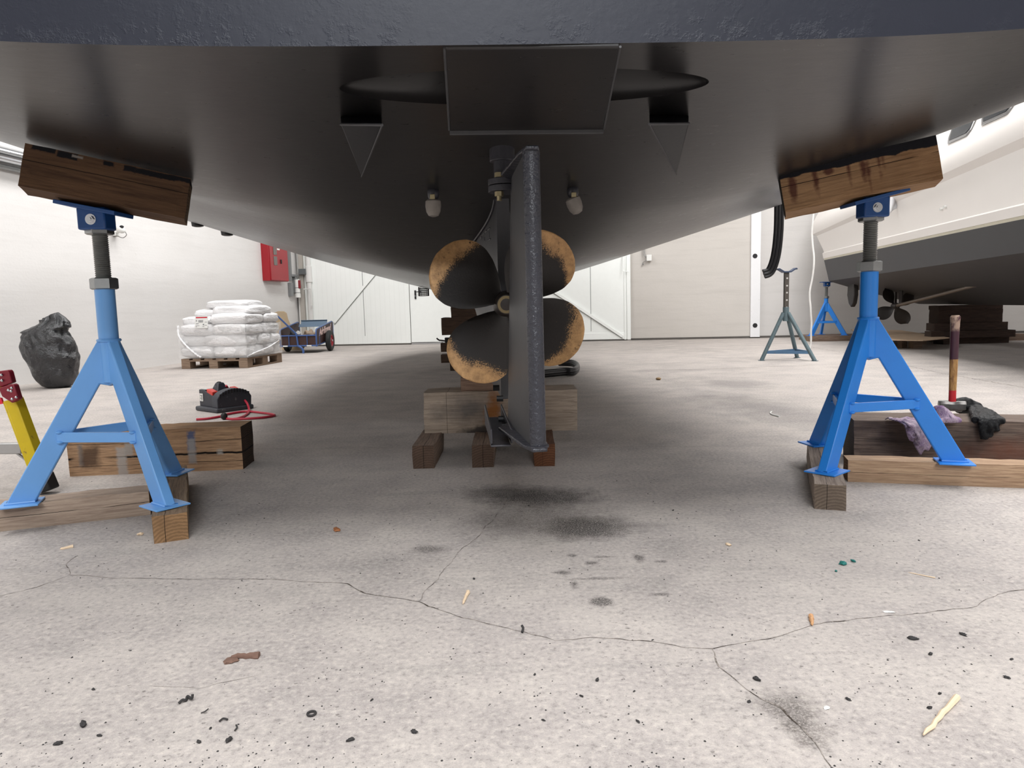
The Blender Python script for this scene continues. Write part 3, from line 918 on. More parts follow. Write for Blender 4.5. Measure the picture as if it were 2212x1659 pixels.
HA = [(0.14, 34), (.25, 40), (.4, 41), (.55, 39), (.7, 35), (.82, 29), (.9, 22.5), (.96, 14.5), (.99, 7.5), (1.0, 1.2)]
def half_angle(t):
    for (a, x), (b_, y) in zip(HA, HA[1:]):
        if t <= b_: return x + (y - x) * (t - a) / (b_ - a)
    return 1.2
def blade(th0, R, skew):
    m = MB()
    rs = [.14 + .86 * (1 - (1 - k / 26) ** 1.6) for k in range(27)]
    def surf(side):
        def fn(u, v):
            t = rs[min(26, round(u * 26))]
            s = v * 2 - 1
            th = math.radians(half_angle(t)) * s
            r = t * R
            ax = -0.075 * th * (1.0 - 0.25 * t) * 1.25
            thick = (.011 * (1 - t) + .0025) * math.sqrt(max(0, 1 - s * s)) + .0012
            a = th0 + th + math.radians(skew) * t * t
            return HUB + V((r * math.cos(a), ax + side * thick - .02 * t * t, r * math.sin(a)))
        return fn
    A = m.grid(surf(1), 27, 19); B = m.grid(surf(-1), 27, 19)
    for i in range(26):
        for j in (0, 18):
            m.b.faces.new((A[i][j], A[i + 1][j], B[i + 1][j], B[i][j]))
    for j in range(18):
        for i in (0, 26):
            m.b.faces.new((A[i][j], A[i][j + 1], B[i][j + 1], B[i][j]))
    o = m.build('blade', M_BRONZE, recenter=False, angle=50)
    o.data.transform(Matrix.Translation(-HUB)); 
    # keep the hub as the origin so the wear follows the radius
    o.parent = prop; o.matrix_parent_inverse = Matrix(); o.matrix_basis = world_m(prop).inverted() @ Matrix.Translation(HUB)
    return o
for th0, sk_ in ((52, -6), (145, -2), (240, -2), (328, -2)):
    blade(math.radians(th0), PR, sk_)

# rudder with its end plates and thick round trailing tube
T0 = D(1147, 326, 1.885); T1 = D(1162, 966, 1.885)
Lx0 = D(1104, 345, 2.40); Lx1 = D(1099, 900, 2.40)
m = MB()
NS = 15
ringsA = []
for z in [T1.z + (T0.z - T1.z) * k / 12 for k in range(13)]:
    f = (z - T1.z) / (T0.z - T1.z)
    te = T1.lerp(T0, f); le = Lx1.lerp(Lx0, f); le.z = te.z = z
    ax = (le - te); s = V((-ax.y, ax.x, 0)).normalized()
    ring = []
    for k in range(NS):
        t = k / (NS - 1)
        w = .016 * (1 - max(0, (t - .55) / .45) ** 2 * .8)
        ring.append((te.lerp(le, t), s, w))
    ringsA.append([m.b.verts.new(p + q * w) for p, q, w in ring] + [m.b.verts.new(p - q * w) for p, q, w in ring[::-1]])
for A, B in zip(ringsA, ringsA[1:]):
    for k in range(len(A)):
        m.b.faces.new((A[k], A[(k + 1) % len(A)], B[(k + 1) % len(A)], B[k]))
m.b.faces.new(ringsA[0][::-1]); m.b.faces.new(ringsA[-1])
rud = m.build('rudder', M_IRONSM, BOAT)
def tube_noise():
    n = N('hammered_dark_paint')
    c = n.mix(n.noise(14, 5), lin((34, 35, 42)), lin((46, 47, 55)))
    n.bump(n.math('ADD', n.noise(55, 3, .6), n.math('MULTIPLY', n.noise(130, 3), .4)), 0.8, 0.006)
    return n.out(c, 0.36, 0, 0.55)
M_HAMMER = tube_noise()
m = MB()
m.tube([T1.lerp(T0, k / 30) for k in range(31)], 0.0222, 28)
m.build('trailing_tube', M_HAMMER, rud)
def plate(te, le, w0, w1, z, t, name, over=0.03):
    ax = (le - te).normalized(); s = V((-ax.y, ax.x, 0)).normalized()
    p = [te - ax * over - s * w0 * .55, te - ax * over + s * w0 * .55, te + ax * .05 + s * w0, te + ax * .34 + s * w1, te + ax * .46, te + ax * .34 - s * w1, te + ax * .05 - s * w0]
    m = MB(); m.prism([V((q.x, q.y, z)) for q in p], (0, 0, t))
    return m.build(name, M_HAMMER, rud, bevel=0.003)
plate(T0, Lx0, .030, .05, T0.z - .002, .010, 'top_plate')
plate(T1, Lx1, .036, .06, T1.z - .008, .010, 'bottom_plate')
m = MB(); m.cyl(T1 + V((0, 0, .001)), T1 + V((0, 0, .006)), .03, 24); m.build('weld_bead', M_HAMMER, rud)

# rudder stock with its bolted coupling flange
q = D(1078, 400, 2.33)
zt = hz(*bl(q)) + .03
m = MB()
m.cyl((q.x + .012, q.y, D(1078, 385, 2.33).z), (q.x + .012, q.y, zt), .028, 20); m.cyl((q.x + .012, q.y, D(1078, 350, 2.33).z), (q.x + .012, q.y, zt), .040, 20)
stock = m.build('rudder_stock', M_IRON, BOAT, bevel=.003)
m = MB(); z0 = D(1078, 416, 2.33).z; z1 = D(1078, 388, 2.33).z; zm = (z0 + z1) / 2
m.cyl((q.x + .02, q.y, z0), (q.x + .02, q.y, zm - .001), .055, 26); m.cyl((q.x + .02, q.y, zm + .001), (q.x + .02, q.y, z1), .055, 26); m.build('coupling_flange', M_IRON, stock, bevel=.002)
for dz, r in ((z0 - .016, .014), (z1 + .002, .013)):
    m = MB(); m.lathe([(r, 0), (r, .014)], (q.x + .0, q.y - .03, dz), None, 6); m.build('hex_bolt', M_BRASS, stock)
m = MB(); m.cyl((q.x, q.y - .03, z0 - .03), (q.x, q.y - .03, z0 - .016), .008, 10); m.build('bolt_end', M_BRASS, stock)

# sole piece: an open channel running aft under the rudder
a0 = D(1081, 873, 2.72); a1 = D(1104, 962, 2.16)
m = MB()
zt, zu = a0.z, a0.z - .055
ax = V((a1.x - a0.x, a1.y - a0.y, 0)); s = V((ax.y, -ax.x, 0)).normalized() * -1
for o in (0.0, .062):
    p0 = V((a0.x, a0.y, zt)) + s * o * (-1); p1 = V((a1.x, a1.y, zt)) + s * o * (-1)
    m.prism([p0, p1, V((p1.x, p1.y, p1.z - .045)), V((p0.x, p0.y, zu - .02))], s * .006)
p0 = V((a0.x, a0.y, zu)); p1 = V((a1.x, a1.y, zu))
m.prism([p0, p1, p1 - s * .062, p0 - s * .062], (0, 0, .006))
sole = m.build('sole_piece', M_IRON, BOAT, bevel=.002)
m = MB()
for k, (px, py) in enumerate(((1072, 838), (1080, 861), (1084, 905), (1092, 920))):
    p = D(px, py, 2.70 - k * .08); m.cyl(p + V((-.012, 0, 0)), p + V((.012, 0, 0)), .011, 8)
m.split_build('fixing_bolt', M_BLACKM, sole)
# strainer basket and small fittings along the bottom
def rim_point(px, py):
    best = None
    for k in range(220):
        p = D(px, py, 3.5 + k * .04)
        X, Y = bl(p)
        if Y < 0 or Y > 11.4 or abs(X) > halfbeam(Y): continue
        f = hz(X, Y) - p.z
        if best is None or f < best[0]: best = (f, p)
    return best[1]
h = rim_point(915, 624)
sc = h.y / 6.4
zt = hz(*bl(h)) + .01
m = MB()
zlo = D(915, 639, h.y).z
for k in range(13):
    a = k * 2 * math.pi / 13
    m.cyl((h.x + .045 * sc * math.cos(a), h.y + .045 * sc * math.sin(a), zlo), (h.x + .045 * sc * math.cos(a), h.y + .045 * sc * math.sin(a), zt), .0032 * sc, 6)
for k in range(5):
    z = zlo + (zt - zlo) * k / 5
    m.tube([V((h.x + .045 * sc * math.cos(a * .3), h.y + .045 * sc * math.sin(a * .3), z)) for a in range(21)], .003 * sc, 5, closed=True)
m.build('strainer_basket', M_BLACKM, BOAT)
for px, py in ((427, 486), (491, 510)):
    p = rim_point(px, py); p.z = hz(*bl(p)); k = p.y / 4.5
    m = MB(); m.lathe([(.02 * k, -.018 * k), (.034 * k, -.014 * k), (.038 * k, .02)], p, None, 12)
    m.build('skin_fitting', M_BLACKM, BOAT)

# loose rubber rubbing strip hanging off the side
d0 = 6.0
pp = [D(1683, 330, d0), D(1683, 455, d0), D(1681, 510, d0), D(1675, 555, d0), D(1664, 585, d0), D(1650, 592, d0)]
t = empty('rubber_rubbing_strip', pp[-1], 'long black ribbed rubber strip hanging down beside the dark hull, end curled', 'rubber strip')
pth = spline(pp, 10)
for k, r in ((-1, .0155), (0, .018), (1, .0155)):
    m = MB()
    q = []
    for i, p in enumerate(pth):
        tt = (pth[min(i + 1, len(pth) - 1)] - pth[max(i - 1, 0)]).normalized()
        s = V((-tt.z, 0, tt.x)).normalized()
        q.append(p + s * k * .025)
    m.tube(q, r, 10); m.build('rib', M_BLACK, t)

# ================================================================== stands, pads and timbers
ZF = 0.0905
def make_stand(label, tilt, hrel=0.0, M_BLUE=M_BLUE):
    """tripod stand in local space: feet on z = 0, first leg along +x"""
    t = empty('boat_stand', (0, 0, 0), label, 'boat stand', 'blue tripod stands propping the boats')
    R = 0.32
    for k in range(3):
        rm = Matrix.Rotation(k * 2 * math.pi / 3, 4, 'Z')
        m = MB()
        pr = [(R - .046, .005), (R + .044, .005), (.036, .572), (0, .572), (0, .405), (.040, .415)]
        m.prism([rm @ V((r, -.019, z)) for r, z in pr], rm @ V((0, .038, 0)))
        leg = m.build('leg', M_BLUE, t, bevel=.005, seg=2)
        m = MB(); m.box(rm @ V((R, 0, .003)), (.125, .12, .006), rm.to_3x3()); m.build('foot_plate', M_BLUE, leg, bevel=.0015)
        m = MB(); q = [rm @ V(p) for p in ((R - .046, -.02, .008), (R + .045, -.02, .008), (R + .045, .02, .008), (R - .046, .02, .008))]
        m.tube(q, .005, 6, closed=True); m.build('foot_weld', M_BLUE, leg)
    for k in range(3):
        a0, a1 = k * 2 * math.pi / 3, (k + 1) * 2 * math.pi / 3
        z = .232; r = .178
        p0 = V((r * math.cos(a0), r * math.sin(a0), z)); p1 = V((r * math.cos(a1), r * math.sin(a1), z))
        d = (p1 - p0).normalized(); out = V((math.cos((a0 + a1) / 2), math.sin((a0 + a1) / 2), 0))
        m = MB(); m.bar(p0 + out * .018 , p1 + out * .018, .012, .036); 
        br = m.build('brace', M_BLUE, t, bevel=.002)
        m = MB()
        for p, s in ((p0, 1), (p1, -1)):
            for dz in (-.018, .018): m.ball(p + out * .022 + d * (s * .012) + V((0, 0, dz)), (.012, .012, .006), None, 10, 6)
        m.split_build('brace_weld', M_BLUE, br)
    m = MB(); m.cyl((0, 0, .42), (0, 0, .757 + hrel), .0335, 28); m.build('pole', M_BLUE, t)
    m = MB(); m.tube([V((.036 * math.cos(a * .3), .036 * math.sin(a * .3), .573)) for a in range(21)], .006, 6, closed=True); m.build('collar_weld', M_BLUE, t)
    def nut(z0, h, rot):
        m = MB()
        ch = .004
        q = lambda rr, z: [V((rr * math.cos(rot + k * math.pi / 3), rr * math.sin(rot + k * math.pi / 3), z)) for k in range(6)]
        A = [[m.b.verts.new(p) for p in q(rr, z)] for rr, z in ((.040, z0), (.047, z0 + ch), (.047, z0 + h - ch), (.040, z0 + h))]
        for X, Y in zip(A, A[1:]):
            for k in range(6): m.b.faces.new((X[k], X[(k + 1) % 6], Y[(k + 1) % 6], Y[k]))
        m.b.faces.new(A[0][::-1]); m.b.faces.new(A[-1])
        m.build('nut', M_ZINC, t, angle=20)
    nut(.757 + hrel, .042, .35)
    nut(.952 + hrel, .045, .5)
    m = MB()
    prof = []
    z = .79 + hrel
    while z < .965 + hrel:
        prof += [(.0235, z), (.0272, z + .0035)]
        z += .007
    m.lathe(prof, (0, 0, 0), None, 24); m.build('threaded_rod', M_STEELDK, t, angle=70)
    # swivel head: cheek block with a bolt, and the tilted top plate
    zc = .972 + hrel
    m = MB(); m.box((0, -.012, zc + .034), (.100, .075, .078)); hd = m.build('head_bracket', M_BLUE_DK, t, bevel=.006)
    rm = Matrix.Rotation(tilt, 3, 'Y')
    c = V((0, -.022, zc + .068))
    m = MB(); m.box(c, (.215, .13, .014), rm); m.build('top_plate', M_BLUE_DK, hd, bevel=.002)
    m = MB(); m.lathe([(.0135, 0), (.0135, .009)], (0, -.0495, zc + .030), Matrix.Rotation(math.pi / 2, 3, 'X'), 6)
    m.lathe([(.019, -.001), (.019, .002)], (0, -.0495, zc + .030), Matrix.Rotation(math.pi / 2, 3, 'X'), 20)
    m.lathe([(.007, .008), (.007, .013)], (0, -.0495, zc + .030), Matrix.Rotation(math.pi / 2, 3, 'X'), 12)
    m.build('pivot_bolt', M_CHROME, hd)
    return t
def place(t, loc, yaw):
    """turn the legs but keep the swivel head facing the boat's stern"""
    t.location = loc
    for c in children(t):
        if c.name.split('.')[0] in ('leg', 'brace', 'collar_weld'):
            c.rotation_euler = (0, 0, yaw)
    return t
stL = place(make_stand('blue tripod boat stand under the tilted wooden block at left', 0.215), (-1.472, 2.633, ZF), math.radians(202.4))
stR = place(make_stand('bright blue tripod boat stand under the red stained block at right', -0.235, 0.0, M_BLUE2), (1.4345, 2.8825, ZF), math.radians(220.3))

# wooden pads between stands and hull
def padL_extra(n, c):
    m = None
    for i, (x, z, w, h) in enumerate(((-.20, .137, .035, .009), (-.13, .132, .03, .011), (-.275, .140, .008, .010), (-.005, .134, .016, .008), (.06, .132, .018, .010), (.14, .131, .065, .010), (.23, .134, .05, .008))):
        q = n.rect(x, z, w, h, .006, 60, .002, 'xz', i)
        m = q if m is None else n.math('MAXIMUM', m, q)
    c = n.mix(m, c, (0.008, 0.008, 0.011))
    return n.mix(n.rect(-.10, .134, .016, .004, .004, 90, .002, 'xz', 9), c, lin((140, 135, 130)))
def padR_extra(n, c):
    c = n.mix(n.rng(n.noise(5, 3), .5, .7, 0, .35), c, lin((120, 82, 50)))
    for i, (x, z, w, h) in enumerate(((-.235, .085, .018, .045), (-.15, .095, .012, .042), (.02, .10, .012, .038), (.035, .085, .006, .04), (-.03, .11, .006, .03), (.09, .125, .007, .02), (.075, .12, .005, .03), (-.10, .12, .02, .012))):
        c = n.mix(n.math('MULTIPLY', n.blob(x, z, w * .8, h * 1.15, .010, 30, .005, 'xz', 0, i), .8), c, lin((72, 26, 28)))
    o = n.xyz()
    e = n.math('SUBTRACT', n.math('ADD', o[2], n.math('MULTIPLY', n.math('SUBTRACT', n.noise(14, 4), .5), .03)), n.math('ADD', .126, n.math('MULTIPLY', o[0], -0.01)))
    return n.mix(n.rng(e, -.002, .002), c, (0.012, 0.012, 0.016))
W_PADL = wood('dark_pad_wood', (98, 70, 47), (70, 48, 33), [('z', .088, .0016, .012)], padL_extra, (110, 84, 60), .8)
W_PADR = wood('stained_pad_wood', (168, 128, 88), (132, 98, 66), [('z', .098, .0018, .01)], padR_extra, (60, 50, 40), .8)
def pad(label, TL, TR, BL, BR, d, depth, mat, yaw):
    k = .30 * math.sin(yaw)
    a, b_, c, e = D(*TL, d - k), D(*TR, d + k), D(*BL, d - k), D(*BR, d + k)
    L = ((b_ - a).length + (e - c).length) / 2
    H = ((a - c).length + (b_ - e).length) / 2
    mid = (c + e) / 2
    yw = math.atan2(b_.y - a.y, b_.x - a.x)
    ang = -math.atan2(b_.z - a.z, math.hypot(b_.x - a.x, b_.y - a.y))
    fwd = -0.10
    o = timber('pad_block', label, mid + V((-math.sin(yw), math.cos(yw), fwd)) * (depth / 2) + V((0, 0, .001)), L, depth, H + .002, yw, mat, ang, 'wooden block', rough=.002)
    o.rotation_euler = (fwd, ang, yw)
    return o
pad('dark brown wooden block with black paint dabs, wedged between left stand and hull', (42, 306), (406, 385), (34, 404), (402, 466), 2.53, .13, W_PADL, .30)
pad('brown wooden block with dark red drips and a black painted edge, on the right stand', (1683, 372), (2029, 290), (1697, 460), (2040, 381), 2.786, .14, W_PADR, -.29)

W_GREY = wood('weathered_beam', (176, 154, 134), (140, 118, 102), [('z', .05, .0012, .02)], None, (142, 108, 76))
W_GREY2 = wood('grey_beam', (156, 140, 126), (122, 106, 96), [('y', .01, .0012, .03)], None, (112, 96, 82))
W_WARM = wood('warm_beam', (178, 146, 114), (144, 112, 86), [('z', .04, .0008, .02)], None, (130, 100, 74))
W_END = wood('beam_with_pale_end', (140, 116, 90), (108, 86, 66), [('y', .015, .0012, .03)], None, (150, 112, 74))
def big_extra(n, c):
    for i, (x, z, w, h, col) in enumerate(((.17, .15, .017, .045, (74, 98, 140)), (.17, .10, .017, .06, (172, 168, 166)), (-.155, .06, .022, .07, (180, 172, 166)), (-.12, .12, .018, .03, (170, 164, 158)),
                                           (.30, .09, .012, .012, (186, 180, 172)), (-.34, .1, .01, .05, (150, 140, 132)))):
        c = n.mix(n.math('MULTIPLY', n.rect(x, z, w, h, .012, 60, .006, 'xz', i), .85), c, lin(col))
    return n.mix(n.math('MULTIPLY', n.rect(-.30, .09, .04, .05, .02, 20, .015, 'xz', 8), .75), c, lin((62, 44, 36)))
W_BIGL = wood('split_sleeper', (182, 142, 104), (138, 104, 76), [('z', .085, .006, .05), ('z', .15, .0014, .03), ('z', .045, .0012, .03)], big_extra, (74, 54, 42), 1.2, 1.6)
def bigr_extra(n, c):
    c = n.mix(n.math('MULTIPLY', n.blob(.2, .08, .35, .05, .06, 8, .03, 'xz', 0, 3), .6), c, lin((120, 66, 44)))
    return n.mix(n.math('MULTIPLY', n.blob(-.35, .12, .2, .06, .05, 9, .03, 'xz', 0, 5), .7), c, lin((60, 52, 48)))
W_BIGR = wood('dark_sleeper', (116, 98, 86), (74, 62, 56), [('z', .12, .001, .03)], bigr_extra, (70, 58, 50), .9)

# left stand: one beam running back under two feet, one across under the third
def beam(name, label, p_near_a, p_near_b, p_far, H, mat, **k):
    """front end given by its two lower corners, running back to p_far (beside p_near_b)"""
    d = V((p_far.x - p_near_b.x, p_far.y - p_near_b.y, 0)); L = d.length; d.normalize()
    W = abs((p_near_b - p_near_a).cross(d).z)
    mid = (p_near_a + p_near_b) / 2 + d * (L / 2)
    return timber(name, label, (mid.x, mid.y, 0), L, W, H, math.atan2(d.y, d.x), mat, **k)
HB = 0.0885
a, b_ = G(331, 1174), G(410, 1166)
far = G(405, 1006, HB)
beam('timber', 'short beam with pale sawn end under two feet of the left stand', a, b_, far, HB, W_END)
def cross_beam(label, pl, pr, W, H, mat, extL=0.0, extR=0.0, name='timber'):
    """front lower edge from pl to pr, lying across the view"""
    d = V((pr.x - pl.x, pr.y - pl.y, 0)); d.normalize()
    pl = pl - d * extL; pr = pr + d * extR
    L = (pr - pl).length
    n = V((-d.y, d.x, 0))
    mid = (pl + pr) / 2 + n * (W / 2)
    return timber(name, label, (mid.x, mid.y, 0), L, W, H, math.atan2(d.y, d.x), mat)
cross_beam('weathered grey beam lying across under the left stand, running out of view', G(0, 1149), G(326, 1112), .115, HB, W_GREY, extL=.55)
a, b_ = G(1829, 1103), G(1756, 1101)
beam('timber', 'greyish short beam under two feet of the right stand, end grain towards us', a, b_, G(1742, 958, HB), HB, W_GREY2)
cross_beam('warm brown knotty beam lying across under the right stand', G(1830, 1041), G(2212, 1055), .10, HB, W_WARM, extR=.7)
cross_beam('thick split timber with white and blue paint marks behind the left stand', G(148, 1030), G(526, 1014), .20, .205, W_BIGL)
tR = cross_beam('thick dark timber carrying the hammer, rag and glove', G(1842, 1004), G(2212, 1014), .24, .20, W_BIGR, extR=.6)

# cribbing under the keel
W_CR1 = wood('crib_brown', (128, 106, 90), (98, 80, 70), [('y', .0, .0016, .02)], None, (94, 72, 58))
W_CR2 = wood('crib_red', (106, 74, 54), (74, 48, 36), [('y', .01, .001, .02)], None, (112, 68, 42))
def slp_extra(n, c):
    c = n.mix(n.math('MULTIPLY', n.blob(-.17, .12, .13, .06, .07, 8, .04, 'xz', 0, 2), .75), c, lin((92, 90, 90)))
    c = n.mix(n.math('MULTIPLY', n.blob(-.035, .11, .035, .10, .05, 16, .02, 'xz', -.25, 4), .85), c, lin((158, 98, 36)))
    c = n.mix(n.math('MULTIPLY', n.blob(-.07, .012, .13, .026, .02, 20, .008, 'xz', .12, 6), .85), c, lin((48, 47, 50)))
    return c
W_SLP = wood('grey_sleeper', (172, 154, 136), (140, 124, 108), [('x', .10, .002, .02), ('x', -.28, .001, .02)], slp_extra, (128, 112, 96), .9, .8)
W_CRT = wood('crib_top_block', (156, 126, 106), (126, 98, 82), [('z', .06, .001, .01)], None, (130, 100, 74))
timber('crib_timber', 'leftmost square bearer under the keel sleeper, a crack in its end', (-.425, 3.31 + .24, 0), .48, .108, .103, math.pi / 2, W_CR1)
timber('crib_timber', 'middle square bearer under the keel sleeper, left of the rudder foot', (-.145, 3.30 + .24, 0), .48, .108, .103, math.pi / 2, W_CR1)
timber('crib_timber', 'reddish bearer under the keel sleeper, right of the rudder foot', (.15, 3.29 + .24, 0), .48, .102, .103, math.pi / 2 - .03, W_CR2)
timber('crib_timber', 'big grey rust stained sleeper lying crosswise behind the rudder', (-.062, 3.67 + .115, .103), .80, .23, .208, -.01, W_SLP)
timber('crib_timber', 'small plank block between keel and rust stained sleeper', (-.047, 3.70 + .1, .311), .445, .19, .070, 0, W_CRT)
W_FAR = wood('far_crib_wood', (92, 72, 58), (66, 50, 42), [], None, (84, 66, 54))
xc = -.32
far_specs = [('lowest bearer of the far cribbing stack', -.66, 8.75, 0, .5, .15, .09, math.pi / 2), ('lowest hidden bearer of the far cribbing stack', -.08, 8.75, 0, .5, .15, .09, math.pi / 2),
             ('second layer plank of the far cribbing stack', -.42, 8.72, .09, .86, .2, .095, 0), ('thin shim board on the second layer of the far cribbing', -.40, 8.74, .185, .55, .16, .035, 0),
             ('third layer block of the far cribbing, clamp on its left end', -.42, 8.74, .222, .86, .2, .10, 0), ('narrow filler block in the middle of the far cribbing', -.36, 8.74, .326, .5, .2, .095, 0),
             ('thick dark sleeper near the top of the far cribbing', -.37, 8.72, .425, .92, .22, .20, 0), ('topmost block of the far cribbing, right under the keel', -.32, 8.72, .63, .78, .2, .14, 0)]
for lb, x, y, z, L, W, H, yw in far_specs:
    timber('far_crib_timber', lb, (x, y, z), L, W, H, yw, W_FAR, group='far cribbing timbers')
t = empty('clamp', D(960, 738, 8.66), 'black clamp lying on the far cribbing timbers', 'clamp')
p = D(963, 739, 8.68); p.z = .33
t.location = p
m = MB(); m.box(p + V((.03, 0, .03)), (.08, .06, .06)); m.build('body', M_BLACKM, t, bevel=.006)
m = MB(); m.tube([p + V((0, 0, .02)), p + V((-.08, 0, .03)), p + V((-.11, 0, .055))], .009, 8); m.build('lever', M_BLACKM, t)

# black rubber fender strip lying on the floor beyond the rudder
m = MB()
pth = spline([G(1110, 815, .03), G(1172, 812, .03), G(1215, 808, .03), G(1240, 806, .03), G(1248, 797, .03), G(1238, 789, .03), G(1208, 787, .03)], 8)
def fender(pth):
    t = empty('rubber_fender', pth[-1], 'black rubber fender profile curled on the floor right of the rudder', 'fender')
    for k, r in ((-1, .022), (0, .026), (1, .022)):
        m = MB(); m.tube([p + V((0, 0, .022 + k * .02)) for p in pth], r, 10); m.build('rib', M_BLACK, t)
fender([V((p.x, p.y, .03)) for p in pth])

# ------------------------------------------------------------------ hammer, glove and rag on the right-hand timber
ZT = 0.20
def handle_mat():
    n = N('hammer_handle')
    z = n.xyz()[2]
    wob = n.math('ADD', z, n.math('MULTIPLY', n.math('SUBTRACT', n.noise(30, 3), .5), .004))
    w = n.mix(n.rng(n.noise(12, 6, .7, n.map((8, 8, 1))), .38, .62), lin((196, 152, 92)), lin((128, 86, 46)))
    w = n.mix(n.rng(n.noise(40, 5, .8, n.map((3, 3, 1))), .58, .64), w, lin((50, 38, 28)))
    c = n.mix(n.rng(wob, .100, .102), lin((196, 30, 42)), w)
    c = n.mix(n.rng(wob, .246, .248), c, lin((66, 30, 46)))
    c = n.mix(n.math('MULTIPLY', n.rng(wob, .375, .395), n.rng(n.noise(30, 4, .7), .35, .5)), c, lin((172, 146, 128)))
    return n.out(c, .38, 0, .5)
hb = G(2056, 889, ZT)
ht = D(2064, 681, hb.y + .01)
t = empty('sledge_hammer', hb, 'club hammer standing on its head, handle up, wine red grip', 'hammer')
ax = (ht - hb).normalized()
m = MB()
hl = (ht - hb).length
prof = [(.0165, .045), (.0165, .10), (.0175, .16), (.0185, .22), (.0195, .30), (.0195, .36), (.0215, hl - .025), (.0225, hl - .008), (.017, hl)]
q = V((0, 0, 1)).rotation_difference(ax).to_matrix()
m.lathe(prof, hb, q @ Matrix.Diagonal(V((1, .8, 1))), 20); m.build('handle', handle_mat(), t)
m = MB()
rz = Matrix.Rotation(-.35, 3, 'Z')
oct_ = lambda s, x: [hb + rz @ V((x, s * a, .026 + s * b)) for a, b in ((-.024, -.012), (-.014, -.026), (.014, -.026), (.024, -.012), (.024, .012), (.014, .026), (-.014, .026), (-.024, .012))]
A = [[m.b.verts.new(p) for p in oct_(s, x)] for s, x in ((.9, -.056), (1, -.05), (1, -.02), (.86, -.01), (.86, .012), (1, .022), (1, .05), (.9, .056))]
for X, Y in zip(A, A[1:]):
    for k in range(8): m.b.faces.new((X[k], X[(k + 1) % 8], Y[(k + 1) % 8], Y[k]))
m.b.faces.new(A[0][::-1]); m.b.faces.new(A[-1])
m.build('head', plain('worn_hammer_steel', (118, 116, 114), .4, .7, var=.3, vs=60), t, bevel=.002, angle=25)

def glove():
    g0 = lambda px, py, dy=0.0, z=ZT: V((G(px, py, z).x, G(px, py, z).y + dy, z))
    yf = G(2100, 900, ZT).y
    m = MB()
    P = lambda px, d, z: V(((px - 1106) / FPX * d * 1.0, d, z))
    d0 = hb.y - .01
    dF = G(2130, 1012).y - .022
    m.tube(spline([P(2072, d0 + .02, ZT + .025), P(2090, d0 + .01, ZT + .026), P(2110, d0, ZT + .024), P(2128, d0 - .03, ZT + .022)], 6), [.030 + .012 * math.sin(k * .25) for k in range(19)], 12)
    for px, dz, L, w in ((2176, .012, 0, .011), (2164, -.02, 0, .013), (2150, -.045, 0, .013), (2138, -.055, 0, .012)):
        m.tube(spline([P(2118, d0 - .03, ZT + .022), P((2118 + px) / 2, (d0 + dF) / 2, ZT + .020), P(px - 5, dF + .015, ZT + .012), P(px, dF, ZT - .012 + dz)], 6), w + .004, 10)
    m.tube(spline([P(2108, d0 - .03, ZT + .02), P(2112, (d0 + dF) / 2, ZT + .016), P(2118, dF + .03, ZT + .012)], 6), .014, 10)
    n = N('black_nitrile_glove')
    n.bump(n.noise(45, 5, .7, None, 1.5), .9, .012)
    mt = n.out(n.mix(n.noise(20, 4), lin((14, 15, 17)), lin((24, 26, 29))), .40, 0, .22)
    o = m.build('work_glove', mt, label='black rubber work glove draped over the dark timber beside the hammer', cat='glove')
    r = o.modifiers.new('r', 'REMESH'); r.mode = 'VOXEL'; r.voxel_size = .004; r.use_smooth_shade = True
    s = o.modifiers.new('s', 'SMOOTH'); s.iterations = 4
    tx = bpy.data.textures.new('glove_folds', 'CLOUDS'); tx.noise_scale = .035
    dm = o.modifiers.new('d', 'DISPLACE'); dm.texture = tx; dm.strength = .014; dm.texture_coords = 'GLOBAL'
    return o
glove()

def rag():
    m = MB()
    x0, x1 = 1.655, 1.905
    yf = tR.location.y - .12
    def fn(u, v):
        x = x0 + (x1 - x0) * u
        hang = .115 * max(0, math.sin(math.pi * min(1, max(0, (u - .02) / .62)))) ** .6 * (1 + .35 * noise.noise(V((u * 9, 1, 0))))
        lump = .052 * math.exp(-((u - .86) / .13) ** 2) + .008
        Ltop = .15
        s = v * (Ltop + hang)
        w = noise.noise(V((u * 7, v * 5, 3))) * .014 + noise.noise(V((u * 19, v * 12, 5))) * .006
        if s < Ltop:
            y = yf + Ltop - s + (.04 if u > .7 else 0) * (1 - v)
            z = ZT + .004 + lump * math.sin(math.pi * min(1, s / Ltop)) ** .7 + abs(w)
        else:
            y = yf - .008 - abs(w) * .9
            z = ZT + .004 - (s - Ltop) + .002
        if u > .66: y = max(y, yf + .012)
        return V((x + w * .8, y, z))
    m.grid(fn, 70, 44)
    n = N('stained_rag')
    c = n.mix(n.rng(n.noise(7, 5, .65), .42, .6), lin((176, 160, 170)), lin((112, 84, 122)))
    c = n.mix(n.rng(n.noise(16, 5, .7), .56, .66), c, lin((92, 78, 88)))
    c = n.mix(n.math('MULTIPLY', n.rng(n.noise(200, 2), .5, .6), .25), c, lin((210, 200, 205)))
    n.bump(n.noise(60, 5, .7), .5, .006)
    o = m.build('rag', n.out(c, .95, 0, .1), label='crumpled purple and grey rag hanging over the dark timber edge', cat='rag', solid=.004, angle=180)
    return o
rag()

